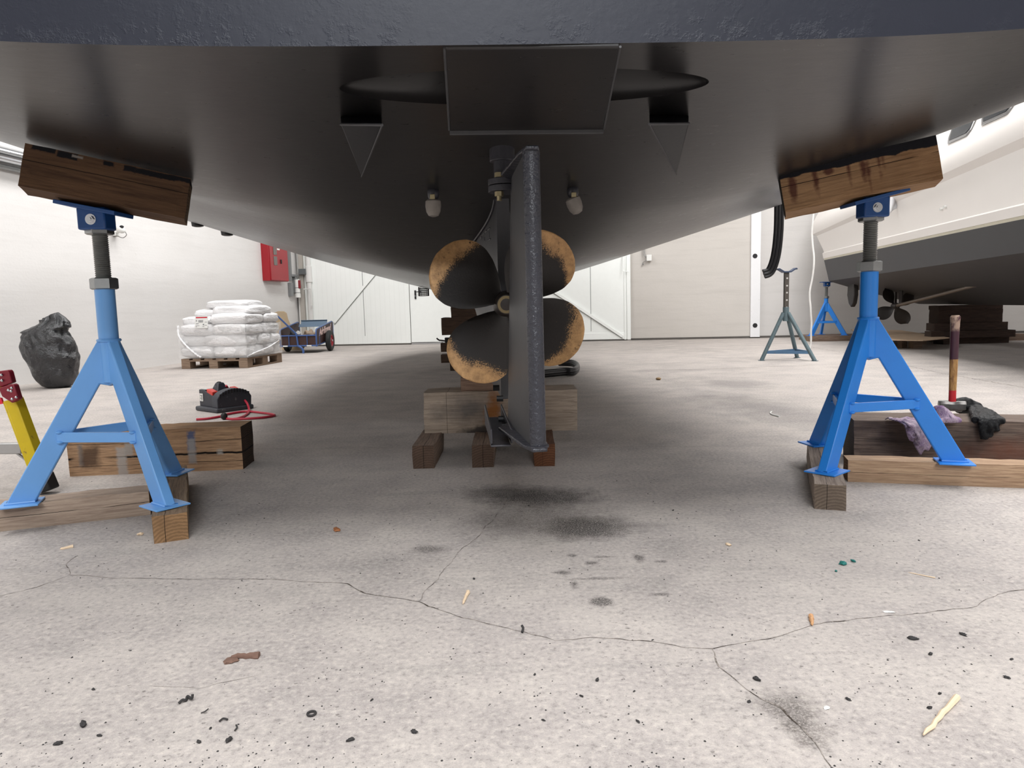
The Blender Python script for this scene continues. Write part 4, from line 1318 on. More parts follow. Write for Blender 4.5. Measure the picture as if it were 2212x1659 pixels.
# ------------------------------------------------------------------ folded yellow ladder at the left edge
M_YEL = plain('yellow_fibreglass', (214, 186, 16), .4, var=.08, vs=20, grime=(150, 120, 40))
M_YELDK = plain('darker_yellow_web', (176, 150, 14), .5, var=.1, vs=20)
M_CRIM = plain('crimson_hinge', (128, 20, 40), .4, var=.08)
M_ALU = plain('brushed_aluminium', (176, 176, 176), .4, .8, var=.06)
foot = G(104, 1066)
top = D(28, 862, 3.02)
t = empty('step_ladder', foot, 'yellow folding ladder with dark red hinges, black foot and aluminium rung', 'ladder')
ax = (top - foot).normalized()
side = V((0, 1, 0)); side = (side - ax * side.dot(ax)).normalized()
wid = ax.cross(side).normalized()
m = MB()
f0 = foot + ax * .05
W2, T2 = .062, .055
for s, mt in ((0, 0),):
    m.bar(f0 - wid * .022, top - wid * .022, .012, T2, up=side)
    m.bar(f0 + wid * .022, top + wid * .022, .012, T2, up=side)
    m.bar(f0 - side * .022, top - side * .022, W2 * .8, .010, up=side)
rail = m.build('rail', M_YEL, t, bevel=.003)
m = MB(); m.bar(foot + V((0, 0, .012)), foot + ax * .085, .072, .066, up=side); ft = m.build('rubber_foot', M_BLACKM, t, bevel=.006)
m = MB(); c = foot + ax * .055 - side * .034; m.cyl(c, c - side * .006, .007, 10); m.build('rivet', M_CHROME, ft)
def hplate(pts, d0, th, name='hinge_plate'):
    m = MB(); m.prism([D(px, py, d0) for px, py in pts], (0, th, 0)); return m.build(name, M_CRIM, t, bevel=.004)
h1 = hplate([(-12, 803), (16, 799), (20, 804), (26, 827), (2, 836), (-12, 832)], 2.955, .03)
h2 = hplate([(-4, 838), (26, 829), (31, 832), (40, 862), (26, 871), (4, 857)], 2.95, .03)
m = MB()
for px, py in ((3, 810), (4, 822), (18, 843), (25, 838), (24, 845), (26, 862), (35, 858)):
    p = D(px, py, 2.95); m.ball(p, (.006, .005, .006), None, 8, 6)
m.split_build('rivet', M_CHROME, h2)
m = MB(); p = D(50, 968, 3.03); m.bar(p, p + V((-.75, .06, 0)), .03, .046); m.build('rung', M_ALU, t, bevel=.004)
m = MB(); m.bar(D(38, 980, 3.03), D(66, 1000, 3.03), .012, .006); m.build('rung_brace', M_ALU, t)
m = MB(); m.bar(D(6, 830, 3.0), D(-150, 790, 3.2), .055, .06); m.bar(D(-230, 1062, 3.15), D(-190, 862, 3.2), .06, .055); m.split_build('far_rail', M_YEL, t, bevel=.004)
m = MB(); m.prism([D(-8, 858, 2.99), D(2, 860, 2.99), D(6, 872, 2.99), D(-8, 875, 2.99)], (0, .01, 0)); m.build('tag', plain('bright_red_tag', (228, 40, 66), .5), t)

# ------------------------------------------------------------------ dark charger with red cord
c0 = G(470, 893); ang = math.atan2(G(421, 886).y - c0.y, G(421, 886).x - c0.x)
A_ = V((math.cos(ang), math.sin(ang), 0)); B_ = V((math.sin(ang), -math.cos(ang), 0))
t = empty('transformer_box', c0 + A_ * .15 + B_ * .15, 'dark grey transformer box with red latches, standing on the floor at left', 'transformer')
def L_(a, b, z): return c0 + A_ * a + B_ * b + V((0, 0, z))
M_GRPL = plain('dark_grey_plastic', (48, 51, 60), .5, var=.15, vs=25, grime=(110, 110, 112))
M_GRPL2 = plain('rim_plastic', (62, 64, 70), .6, var=.2, vs=30, grime=(130, 130, 130))
m = MB(); m.prism([L_(-.01, -.01, 0), L_(.32, -.01, 0), L_(.32, .30, 0), L_(-.01, .30, 0)], (0, 0, .036)); m.build('base', M_GRPL2, t, bevel=.012, seg=3)
m = MB()
m.prism([L_(.005, .02, .034), L_(.30, .02, .034), L_(.30, .02, .165), L_(.23, .02, .165), L_(.02, .02, .105), L_(.005, .02, .105)], B_ * .20)
m.build('body', M_GRPL, t, bevel=.006)
m = MB()
arc = [L_(.0, .005 + .285 * k / 12, .105 + .07 * math.sin(math.pi * (k / 12)) ** .5) for k in range(13)]
m.prism([L_(.0, .285, .034), L_(.0, .005, .034)] + arc, A_ * .085); ar = m.build('arch_cover', M_GRPL, t, bevel=.006)
m = MB()
for k in range(1, 12):
    p = arc[k]; m.box(p + V((0, 0, -.014)) - A_ * .002, (.006, .006, .03), Matrix.Rotation(ang, 3, 'Z'))
m.split_build('rib', M_BLACKM, ar)
m = MB(); m.hexa([L_(.10, .06, .10), L_(.25, .06, .10), L_(.25, .20, .10), L_(.10, .20, .10)], [L_(.15, .10, .215), L_(.19, .10, .215), L_(.19, .15, .215), L_(.15, .15, .215)]); tw = m.build('tower', M_GRPL, t, bevel=.008)
m = MB(); m.ball(L_(.17, .12, .212), (.02, .016, .012)); m.build('knob', M_BLACKM, tw)
M_LAT = plain('red_plastic', (206, 62, 52), .45, var=.08)
for a, b in ((.10, .022), (.08, .20)):
    m = MB(); m.prism([L_(a, b, .10), L_(a + .085, b, .12), L_(a + .085, b + .05, .12), L_(a, b + .05, .10)], (0, 0, .055)); m.build('latch', M_LAT, t, bevel=.006)
m = MB(); m.prism([L_(.235, .018, .075), L_(.285, .018, .075), L_(.285, .018, .135), L_(.235, .018, .135)], B_ * -.002); lb = m.build('label', M_WHITE, t)
m = MB()
for k in range(4): m.prism([L_(.242, .0155, .085 + k * .011), L_(.242 + (.018, .034, .02, .03)[k], .0155, .085 + k * .011), L_(.242 + (.018, .034, .02, .03)[k], .0155, .089 + k * .011), L_(.242, .0155, .089 + k * .011)], B_ * -.001)
m.build('print', M_BLACKM, lb)
m = MB(); m.prism([L_(.20, .03, .166), L_(.285, .03, .166), L_(.285, .10, .166), L_(.20, .10, .166)], (0, 0, .003)); m.build('top_label', plain('grey_sticker', (190, 192, 190), .5), t)
M_CORD = plain('red_cord', (186, 44, 66), .45, var=.08)
def fl(px, py): return G(px, py, .009)
pts = [L_(.12, .15, .19), D(500, 847, 5.62), D(520, 857, 5.6), D(533, 870, 5.52), D(538, 884, 5.45), fl(535, 893), fl(522, 901), fl(505, 905), fl(484, 903), fl(479, 898), fl(500, 893), fl(530, 889), fl(560, 891), fl(593, 896), fl(575, 901), fl(540, 904), fl(500, 905.5)]
m = MB(); m.tube(spline(pts, 8), .0085, 8); cdm = m.build('power_cord', M_CORD, t)
m = MB(); m.tube(spline([fl(424, 906), fl(450, 904), fl(478, 899), fl(486, 896)], 8), .0085, 8); m.build('cord_end', M_CORD, cdm)
m = MB(); p = G(484, 899, .026); m.ball(p, (.024, .022, .026)); m.build('plug', M_BLACKM, cdm)

# ================================================================== along the left wall
# black refuse sack
def refuse():
    base = V((-4.93, 7.72, 0))
    prof = [(0, .10, .02), (.03, .155, .02), (.12, .20, .015), (.28, .235, 0), (.42, .26, -.01), (.55, .262, -.03), (.66, .25, -.05), (.75, .235, -.07), (.82, .20, -.04), (.88, .15, 0), (.93, .11, .02), (1.0, .07, .01)]
    Ht = .77
    def fn(u, v):
        a = u * 2 * math.pi
        t = v * (len(prof) - 1); i = min(int(t), len(prof) - 2); f = t - i
        z = (prof[i][0] * (1 - f) + prof[i + 1][0] * f); r = prof[i][1] * (1 - f) + prof[i + 1][1] * f; sx = prof[i][2] * (1 - f) + prof[i + 1][2] * f
        p = V((math.cos(a), math.sin(a), z * 2.2))
        w = noise.turbulence(p * 1.6 + V((3, 1, 7)), 4, True, noise_basis='PERLIN_ORIGINAL') * .035 + (1 - abs(noise.noise(p * 2.2 + V((1, 1, 1))))) * .05 - .05
        r2 = max(.01, r + w * (0.3 + z))
        # corners of the open mouth flop outwards
        if z > .8: r2 *= 1 + .25 * max(0, math.cos(a - math.pi + .3)) ** 2 + .15 * max(0, math.cos(a)) ** 3
        zz = z * Ht * (1 + .05 * math.cos(a) * z)
        return base + V((sx + r2 * math.cos(a), r2 * .8 * math.sin(a), zz))
    m = MB(); vs = m.grid(fn, 90, 60, closed_u=True)
    m.b.faces.new([vs[i][0] for i in range(90)][::-1])
    m.b.faces.new([vs[i][59] for i in range(90)])
    n = N('black_sack_film')
    n.bump(n.math('ADD', n.noise(9, 6, .65, None, 2.0), n.math('MULTIPLY', n.noise(20, 3, .5, None, 2.5), .35)), .6, .03)
    mt = n.out(n.mix(n.noise(5, 3), lin((20, 20, 23)), lin((34, 35, 39))), .13, 0, .8)
    m.build('refuse_sack', mt, label='full black refuse sack leaning against the left wall', cat='sack', angle=180)
refuse()

# pallet of white sacks
PF = V((-3.60, 9.77, 0)); PU = V((math.cos(YAW), math.sin(YAW), 0)); PV = V((-math.sin(YAW), math.cos(YAW), 0))
PL_, PW_ = 0.98, 1.02
def Pp(u, v, z): return PF - PU * u + PV * v + V((0, 0, z))
W_PAL = wood('pallet_wood', (150, 126, 104), (116, 94, 78), [], None, (132, 106, 84))
def pbox(u0, u1, v0, v1, z0, z1):
    c = (Pp(u0, v0, 0) + Pp(u1, v1, 0)) / 2
    mb = MB(); mb.box((0, 0, (z1 - z0) / 2), (abs(u1 - u0), abs(v1 - v0), z1 - z0))
    return mb, (c.x, c.y, z0)
t = empty('pallet', Pp(PL_ / 2, PW_ / 2, 0), 'wooden pallet under the wrapped white sacks', 'pallet', rz=YAW)
def pmesh(name, u0, u1, v0, v1, z0, z1):
    m = MB()
    q = [Pp(u0, v0, z0), Pp(u1, v0, z0), Pp(u1, v1, z0), Pp(u0, v1, z0)]
    m.prism(q, (0, 0, z1 - z0)); return m.build(name, W_PAL, t, bevel=.003)
for u in (0, .44, .85):
    pmesh('bottom_board', u, u + .13, 0, PW_, 0, .02)
    for v in (0, .44, .88): pmesh('block', u, u + .13, v, v + .14, .02, .098)
for v in (0, .44, .88): pmesh('stringer', 0, PL_, v, v + .14, .098, .118)
for k in range(6): pmesh('deck_board', 0 + k * .172, .12 + k * .172, 0, PW_, .118, .138)

def sack_mat():
    n = N('white_wrapped_sack')
    c = n.mix(n.noise(5, 5, .6), lin((222, 221, 222)), lin((244, 243, 243)))
    n.bump(n.math('ADD', n.noise(11, 5, .6, n.map((.6, .6, 2)), 1.5), n.math('MULTIPLY', n.noise(40, 4), .3)), .55, .03)
    return n.out(c, .3, 0, .5)
M_SACK = sack_mat()
st = empty('sack_stack', Pp(PL_ / 2, PW_ / 2, .138), 'stack of plump white sacks in clear film on the pallet, paper label in front', 'sacks', rz=YAW)
def sack(cu, cv, z, su, sv, h, mt=M_SACK):
    sd = V((cu * 17, cv * 31, z * 13))
    def fn(u, v):
        a = u * 2 * math.pi; b = (v - .5) * math.pi
        ca, sa, cb, sb = math.cos(a), math.sin(a), math.cos(b), math.sin(b)
        e = lambda x, k: math.copysign(abs(x) ** k, x)
        p = V((e(ca, .30) * e(cb, .38), e(sa, .30) * e(cb, .38), e(sb, .62)))
        w = noise.noise(p * 2.0 + sd) * .06 + noise.noise(p * 5 + sd) * .03
        p = p * (1 + w)
        return Pp(cu, cv, z + h / 2) - PU * (p.x * su / 2) + PV * (p.y * sv / 2) + V((0, 0, p.z * h / 2))
    m = MB(); m.grid(fn, 40, 22, closed_u=True)
    return m.build('sack', mt, st, angle=180, merge=.0008)
zl = .146
hL = .148
for k in range(3):
    z = zl + k * hL
    sh = (.0, .012, -.008)[k]
    if k % 2 == 0:
        sack(.25 + sh, .26, z, .52, .56, hL + .025); sack(.74 + sh, .26, z, .52, .56, hL + .025)
        sack(.25, .78, z, .52, .52, hL + .025); sack(.74, .78, z, .52, .52, hL + .025)
    else:
        sack(.3 + sh, .17, z, .64, .37, hL + .025); sack(.3, .51, z, .64, .37, hL + .025); sack(.3, .84, z, .64, .36, hL + .025)
        sack(.79, .27, z, .4, .56, hL + .025); sack(.79, .78, z, .4, .5, hL + .025)
z = zl + 3 * hL
sack(.27, .29, z, .56, .56, .165); sack(.76, .31, z - .012, .46, .5, .14); sack(.27, .79, z, .56, .46, .165); sack(.76, .77, z - .01, .44, .48, .15)
sack(.30, .50, z + .12, .58, .72, .15); sack(.66, .46, z + .095, .42, .56, .13)
sack(.40, .48, z + .215, .62, .54, .13)
# film skirts and twisted film ropes
M_FILM = N('clear_film')
M_FILM.put(M_FILM.p.inputs['Alpha'], .35)
M_FILM.bump(M_FILM.noise(30, 5, .6, None, 2), .8, .01)
M_FILM = M_FILM.out(lin((240, 240, 240)), .12, 0, .8)
m = MB()
m.tube(spline([Pp(.985, .0, .60), Pp(.97, -.025, .46), Pp(.86, -.04, .32), Pp(.72, -.045, .20), Pp(.66, -.03, .16)], 8), [.008 + .008 * abs(math.sin(k)) for k in range(33)], 8)
m.tube(spline([Pp(-.01, .95, .34), Pp(-.03, .6, .26), Pp(-.02, .2, .2), Pp(.0, .0, .16)], 8), [.005 + .006 * abs(math.sin(k)) for k in range(25)], 8)
m.split_build('film_rope', plain('white_film', (240, 240, 242), .25), st)
m = MB()
def skirt(u, v):
    P4 = [Pp(1.0, -.012, 0), Pp(0, -.012, 0), Pp(-.012, 0, 0), Pp(-.012, 1.02, 0)]
    t_ = u * 3; i = min(int(t_), 2); f = t_ - i
    p = P4[i].lerp(P4[i + 1], f)
    z = .143 + .46 * v + .03 * v * noise.noise(V((u * 14, v, 0)))
    o = .018 * noise.noise(V((u * 22, v * 4, 2)))
    return V((p.x, p.y, z)) + (-PV + PU) * o
m.grid(skirt, 100, 14); m.build('stretch_film', M_FILM, st)
# paper label on the front face
p0 = V((PF - PU * .79 + V((0, 0, 0))))
lu0, lu1 = .72, .53
lz0, lz1 = D(440, 709, 9.82).z, D(440, 683, 9.82).z
m = MB(); m.prism([Pp(lu0, -.03, lz0), Pp(lu1, -.03, lz0), Pp(lu1, -.0, lz1), Pp(lu0, -.0, lz1)], -PV * .004); lab = m.build('paper_label', M_WHITE, st)
def on_label(a0, a1, b0, b1, mat, name):
    m = MB()
    f = lambda a, b: Pp(lu0 + (lu1 - lu0) * a, -.03 + .03 * b - .0055, lz0 + (lz1 - lz0) * b)
    m.face([f(a0, b0), f(a1, b0), f(a1, b1), f(a0, b1)]); return m, name, mat
def lab_build(lst, mat, name):
    m = MB()
    f = lambda a, b: Pp(lu0 + (lu1 - lu0) * a, -.03 + .03 * b - .0055, lz0 + (lz1 - lz0) * b)
    for a0, a1, b0, b1 in lst: m.face([f(a0, b0), f(a1, b0), f(a1, b1), f(a0, b1)])
    m.build(name, mat, lab)
lab_build([(.06, .94, .84, .94)], plain('label_red', (190, 30, 52), .5), 'red_stripe')
M_PRINT = plain('label_print', (120, 120, 124), .6)
lab_build([(.27 + k * .042, .295 + k * .042, .48, .68) for k in range(9)] + [(.08, .3, .36, .40), (.08, .14, .56, .7), (.08, .36, .2, .23), (.08, .16, .1, .15), (.62, .72, .25, .36), (.6, .74, .12, .16), (.76, .95, .22, .25), (.76, .95, .49, .52)], M_PRINT, 'print')

# tan board leaning behind the cart
m = MB()
bz = lambda px, py: D(px, py, 13.95)
out = [(592, 757), (590, 690), (593, 676), (600, 673), (613, 673), (619, 677), (622, 690), (634, 716), (660, 744), (655, 757)]
m.prism([bz(*q) for q in out], (.0, .02, 0))
o = m.build('cardboard_sheet', plain('tan_cardboard', (178, 158, 130), .8, var=.06), label='tan cardboard sheet with rounded top standing between sacks and cart', cat='cardboard', bevel=.004)
o.location.z = 0

# hand cart
CY = 12.9
cf = D(645, 748, CY); cw = .66
ctx, cty = cf.x, CY
CA = math.radians(-3)
t = empty('hand_cart', (ctx, cty + .5, 0), 'blue framed hand cart with dark plywood sides and red rimmed wheels', 'cart')
ca, sa = math.cos(CA), math.sin(CA)
def K(x, y, z): return V((ctx + x * ca - y * sa, cty + x * sa + y * ca, z))
M_CFR = plain('cart_blue_tube', (64, 92, 146), .4, var=.1)
M_CPLY = plain('dark_brown_plywood', (62, 38, 34), .55, var=.15, vs=6)
M_TYRE = plain('tyre_rubber', (34, 36, 36), .7, var=.15)
M_RIM = plain('red_wheel_rim', (170, 36, 52), .4, var=.1)
zb_, zt_, zs0, zs1, LC = .135, .318, .425, .535, 1.02
hw = cw / 2
m = MB()
r = .013
for s in (-1, 1):
    m.tube([K(s * hw, 0, zb_ - .02)] + spline([K(s * hw, 0, zs0 - .07), K(s * hw, .02, zs0 - .01), K(s * hw, .08, zs0 + .01)], 4) + spline([K(s * hw, LC - .07, zs1 + .01), K(s * hw, LC - .01, zs1 - .01), K(s * hw, LC, zs1 - .08)], 4) + [K(s * hw, LC, .2)], r, 8)
    m.tube([K(s * hw, 0, zb_), K(s * hw, LC, .21)], r, 8)
    m.tube([K(s * hw + s * .008, .16, zb_ + .01), K(s * hw + s * .008, .16, zs0)], .006, 6)
    m.tube([K(s * hw + s * .008, .84, .2), K(s * hw + s * .008, .84, zs1)], .006, 6)
for z in (zb_, zt_): m.tube([K(-hw, 0, z), K(hw, 0, z)], r, 8)
for x in (-.5, .5): m.tube([K(x * hw, -.012, zb_), K(x * hw, -.012, zt_)], .008, 6)
m.tube([K(-hw, LC, .21), K(hw, LC, .21)], r, 8)
m.build('frame', M_CFR, t)
for s, nm_ in ((-1, 'side_panel'), (1, 'side_panel')):
    m = MB(); m.prism([K(s * hw, .02, zb_), K(s * hw, LC - .02, .21), K(s * hw, LC - .02, zs1), K(s * hw, .02, zs0)], K(.008, 0, 0) - K(0, 0, 0)); sp = m.build(nm_, M_CPLY, t)
    if s == 1: side_r = sp
m = MB(); m.prism([K(-hw, .012, zb_), K(hw, .012, zb_), K(hw, .012, zt_), K(-hw, .012, zt_)], (0, .008, 0)); m.build('front_panel', M_CPLY, t)
m = MB(); m.prism([K(-hw, .0, zb_), K(hw, .0, zb_), K(hw, LC, .21), K(-hw, LC, .21)], (0, 0, .008)); m.build('floor_panel', M_CPLY, t)
m = MB()
for x in (-.72, .6): m.box(K(x * hw, -.016, zb_), (.085, .006, .022))
m.split_build('white_sticker', M_WHITE, t)
# lettering on the right-hand side
fc = bpy.data.curves.new('lettering', 'FONT'); fc.body = 'Adelbrand'; fc.size = .165; fc.shear = .45; fc.align_x = 'CENTER'; fc.extrude = .0008; fc.offset = .007
fo = bpy.data.objects.new('lettering', fc); COL.objects.link(fo)
fc.materials.append(plain('pale_pink_lettering', (226, 196, 190), .5))
ang_s = math.atan2(zs1 - zs0, LC)
ex = (K(0, 1, 0) - K(0, 0, 0)).normalized() * math.cos(ang_s) + V((0, 0, math.sin(ang_s)))
ez = K(1, 0, 0) - K(0, 0, 0)
ey = ez.cross(ex)
o_ = K(hw + .011, .50, .345)
mm = Matrix(((ex.x, ey.x, ez.x, o_.x), (ex.y, ey.y, ez.y, o_.y), (ex.z, ey.z, ez.z, o_.z), (0, 0, 0, 1)))
lm = bpy.data.meshes.new_from_object(fo.evaluated_get(bpy.context.evaluated_depsgraph_get()))
lm.transform(mm); lm.transform(world_m(side_r).inverted())
bpy.data.objects.remove(fo)
fo = bpy.data.objects.new('lettering', lm); COL.objects.link(fo); fo.parent = side_r
# wheels
for s in (-1, 1):
    c = K(s * (hw + .075), .56, .195)
    rot = Matrix.Rotation(math.pi / 2, 3, 'Y') if s > 0 else Matrix.Rotation(-math.pi / 2, 3, 'Y')
    m = MB(); m.lathe([(.105, -.035), (.13, -.045), (.165, -.046), (.188, -.03), (.195, 0), (.188, .03), (.165, .046), (.13, .045), (.105, .035)], c, rot, 36, True); wh = m.build('wheel', M_TYRE, t)
    m = MB(); m.lathe([(.03, -.02), (.10, -.03), (.112, -.036), (.112, .036), (.104, .037), (.09, .012), (.05, .02), (.035, .03)], c, rot, 30); m.build('rim', M_RIM, wh)
    m = MB(); m.lathe([(.022, .0), (.022, .05), (.012, .055)], c, rot, 14); m.build('hub', M_CHROME, wh)
m = MB(); m.cyl(K(-hw - .1, .56, .195), K(hw + .1, .56, .195), .012, 10); m.build('axle', M_CFR, t)
# front leg and pull handle
m = MB(); m.tube(spline([K(-.0, -.02, zb_), K(.06, -.03, .10), K(.09, -.03, .05), K(.09, -.03, .0)], 5), .020, 10); m.build('front_leg', M_CFR, t)
hd_ = [K(-.0, -.025, zb_ - .005), K(-.02, -.03, zt_ + .02), K(-.055, -.06, .40), K(-.245, -.22, .655), K(-.26, -.23, .668), K(-.28, -.235, .672), K(-.45, -.24, .665)]
m = MB(); m.tube(spline(hd_, 6), .0155, 10); hn = m.build('pull_handle', M_CFR, t)
m = MB(); m.tube([K(-.262, -.231, .669), K(-.285, -.235, .672), K(-.40, -.239, .667)], .02, 10); m.build('red_grip', plain('bright_red_grip', (206, 36, 66), .45), hn)
# load in the cart
lt = empty('metal_trays', K(.08, .95, .4), 'two blue grey folded metal trays in the back of the hand cart', 'tray')
M_TRAY = plain('blue_grey_sheet_metal', (98, 118, 138), .45, .2, var=.1)
m = MB(); m.prism([K(-.30, .90, .45), K(.26, .90, .45), K(.26, .94, .505), K(-.30, .94, .505)], (0, .015, 0)); m.build('lower_tray', M_TRAY, lt, bevel=.003)
m = MB(); m.prism([K(-.27, .95, .50), K(.24, .95, .50), K(.24, .99, .572), K(-.27, .99, .572)], (0, .012, 0)); m.bar(K(-.27, .985, .575), K(.24, .985, .575), .03, .014); m.build('upper_tray', M_TRAY, lt, bevel=.003)
for i, (x, y, z, sx, sy, sz, col, lb, nm_) in enumerate(((-.17, .3, .32, .09, .09, .085, (40, 40, 44), 'dark crumpled bundle in the hand cart, left', 'bundle'), (.10, .35, .32, .11, .09, .085, (150, 132, 114), 'tan canvas bundle in the middle of the hand cart', 'bundle'),
                                                   (-.04, .13, .345, .045, .045, .05, (186, 184, 182), 'small white bag in the hand cart behind its front rail', 'bag'), (.265, .32, .33, .03, .05, .075, (34, 34, 36), 'black tin beside the right wall of the hand cart', 'tin'))):
    m = MB()
    sd = V((i * 7, i * 3, 1))
    def fn(u, v):
        a = u * 2 * math.pi; b = (v - .5) * math.pi
        p = V((math.cos(a) * math.cos(b), math.sin(a) * math.cos(b), math.sin(b)))
        k = 1 + noise.noise(p * 1.8 + sd) * .5 + noise.noise(p * 5 + sd) * .15
        return K(x + p.x * sx * k, y + p.y * sy * k, max(.175, z + p.z * sz * k))
    m.grid(fn, 28, 18, closed_u=True)
    m.build(nm_, plain('load_%s' % nm_, col, .7, var=.2, bump=.3, bs=40), label=lb, cat=nm_, merge=.001, angle=180)

# ================================================================== right side: the second boat
BO = V((5.44, 12.62, 0)); BF = BN.copy(); BL_ = BE.copy()    # along the boat towards the bow, and across it away from us
BOAT2 = empty('white_motor_boat', BO + BF * 4 + BL_ * 1.6, 'white motor boat with dark bottom paint propped up at the right', 'boat', rz=YAW)
def Q(u, v, z): return BO + BF * u + BL_ * v + V((0, 0, z))
M_GEL = plain('white_gelcoat', (242, 237, 232), .3, var=.02, vs=2)
M_BOT = plain('dark_bottom_paint', (64, 60, 58), .6, var=.12, vs=4, bump=.1, bs=30)
M_BAND = plain('charcoal_waterline_paint', (70, 70, 72), .6, var=.08, vs=3)
M_NAVY = plain('navy_stripe', (24, 32, 52), .4)
HB2 = 1.62
def prof2(u):
    k = u / 10
    return k
def shell(pts_near, name, mat, u1=10.5, nst=36, both=True):
    """pts: (v, z at stern, z slope per metre, stern start u); mirrored to the far side"""
    m = MB()
    rows = []
    P = list(pts_near)
    for i in range(nst):
        s = i / (nst - 1)
        ring = []
        for v, z, dz, u0 in P:
            u = u0 + (u1 - u0) * s
            nar = 1 - max(0, (u - 6) / 5) ** 2 * .95
            vv = HB2 - (HB2 - v) * max(.02, nar)
            ring.append(Q(u, vv, z + dz * u))
        for v, z, dz, u0 in P[::-1]:
            u = u0 + (u1 - u0) * s
            nar = 1 - max(0, (u - 6) / 5) ** 2 * .95
            vv = HB2 + (HB2 - v) * max(.02, nar)
            ring.append(Q(u, vv, z + dz * u))
        rows.append([m.b.verts.new(p) for p in ring])
    n_ = len(rows[0])
    for A, B in zip(rows, rows[1:]):
        for k in range(n_ - 1):
            m.b.faces.new((A[k], A[k + 1], B[k + 1], B[k]))
    m.b.faces.new(rows[0])
    return m.build(name, mat, BOAT2, angle=24)
bot = [(.13, 1.035, .012, 0), (.6, .875, .004, 0), (1.1, .735, .0, 0), (HB2 - .01, .60, -.004, 0)]
shell(bot, 'bottom', M_BOT)
shell([(.05, 1.40, .0, -.03), (.13, 1.036, .012, 0)], 'waterline_band', M_BAND)
shell([(.045, 1.432, .0, -.03), (.05, 1.40, .0, -.03)], 'pinstripe', plain('cream_pinstripe', (206, 200, 180), .4))
top = [(.36, 3.3, .03, -.3), (.20, 2.75, .03, -.35), (.06, 2.3, .03, -.45), (-.02, 2.12, .03, -.5), (-.05, 1.98, .03, -.52), (-.035, 1.90, .03, -.5), (.02, 1.86, .025, -.42), (.05, 1.60, .0, -.12), (.055, 1.54, .0, -.06), (.025, 1.52, .0, -.05), (.04, 1.43, .0, -.04)]
shell(top, 'topside', M_GEL)
# hull side windows
M_WGL = plain('tinted_boat_window', (40, 46, 52), .08, spec=.8)
def side_pt(px, py):
    best = None
    lo_, hi_ = 0.0, 9.0
    for k in range(400):
        u = 9.0 * k / 399
        p = Q(u, 0, 0); d = ray(px, py)
        f = (p.x / p.y) - d.x / d.y
        if best is None or abs(f) < best[0]: best = (abs(f), u)
    u = best[1]
    # walk out through the flared topside
    y = Q(u, .12, 0)
    return u
for (pa, pb) in (((2038, 314), (2093, 291)), ((2108, 275), (2180, 244))):
    ua, ub = side_pt(*pa), side_pt(*pb)
    za = D(pa[0], pa[1], Q(ua, .04, 0).y).z; zc = D(pb[0], pb[1], Q(ub, .04, 0).y).z
    f = lambda u, v, z: Q(u, v, z)
    def side_v(u, z):
        pr = sorted((z_ + dz_ * u, v_) for v_, z_, dz_, _ in top[:5])
        for (z0, v0_), (z1, v1_) in zip(pr, pr[1:]):
            if z <= z1: return v0_ + (v1_ - v0_) * (z - z0) / (z1 - z0)
        return pr[-1][1]
    def c_(u, h):
        z = za + (zc - za) * (u - ua) / (ub - ua) + h
        return (u, side_v(u, z) - .004, z)
    m = MB()
    pts = [c_(ua, .07), c_(ua + (ub - ua) * .12, .0), c_(ub - (ub - ua) * .08, .0), c_(ub, .06), c_(ub, .34), c_(ua, .34)]
    m.prism([f(*q) for q in pts], -BL_ * .012); w = m.build('side_window', M_CHROME, BOAT2, bevel=.006)
    e_ = (ub - ua) * .06
    pts = [c_(ua + e_, .09), c_(ua + 2.5 * e_, .035), c_(ub - 2.5 * e_, .035), c_(ub - e_, .07), c_(ub - e_, .32), c_(ua + e_, .32)]
    m = MB(); m.prism([f(*q) for q in pts], -BL_ * .018); m.build('pane', M_WGL, w)
# small drains and a loose flap of film on the side
m = MB()
for px, py in ((2026, 452), (2034, 447)):
    u = side_pt(px, py); p = Q(u, .045, D(px, py, Q(u, .045, 0).y).z); m.cyl(p, p - BL_ * .03, .016, 10)
m.split_build('skin_fitting', M_WHITE, BOAT2)
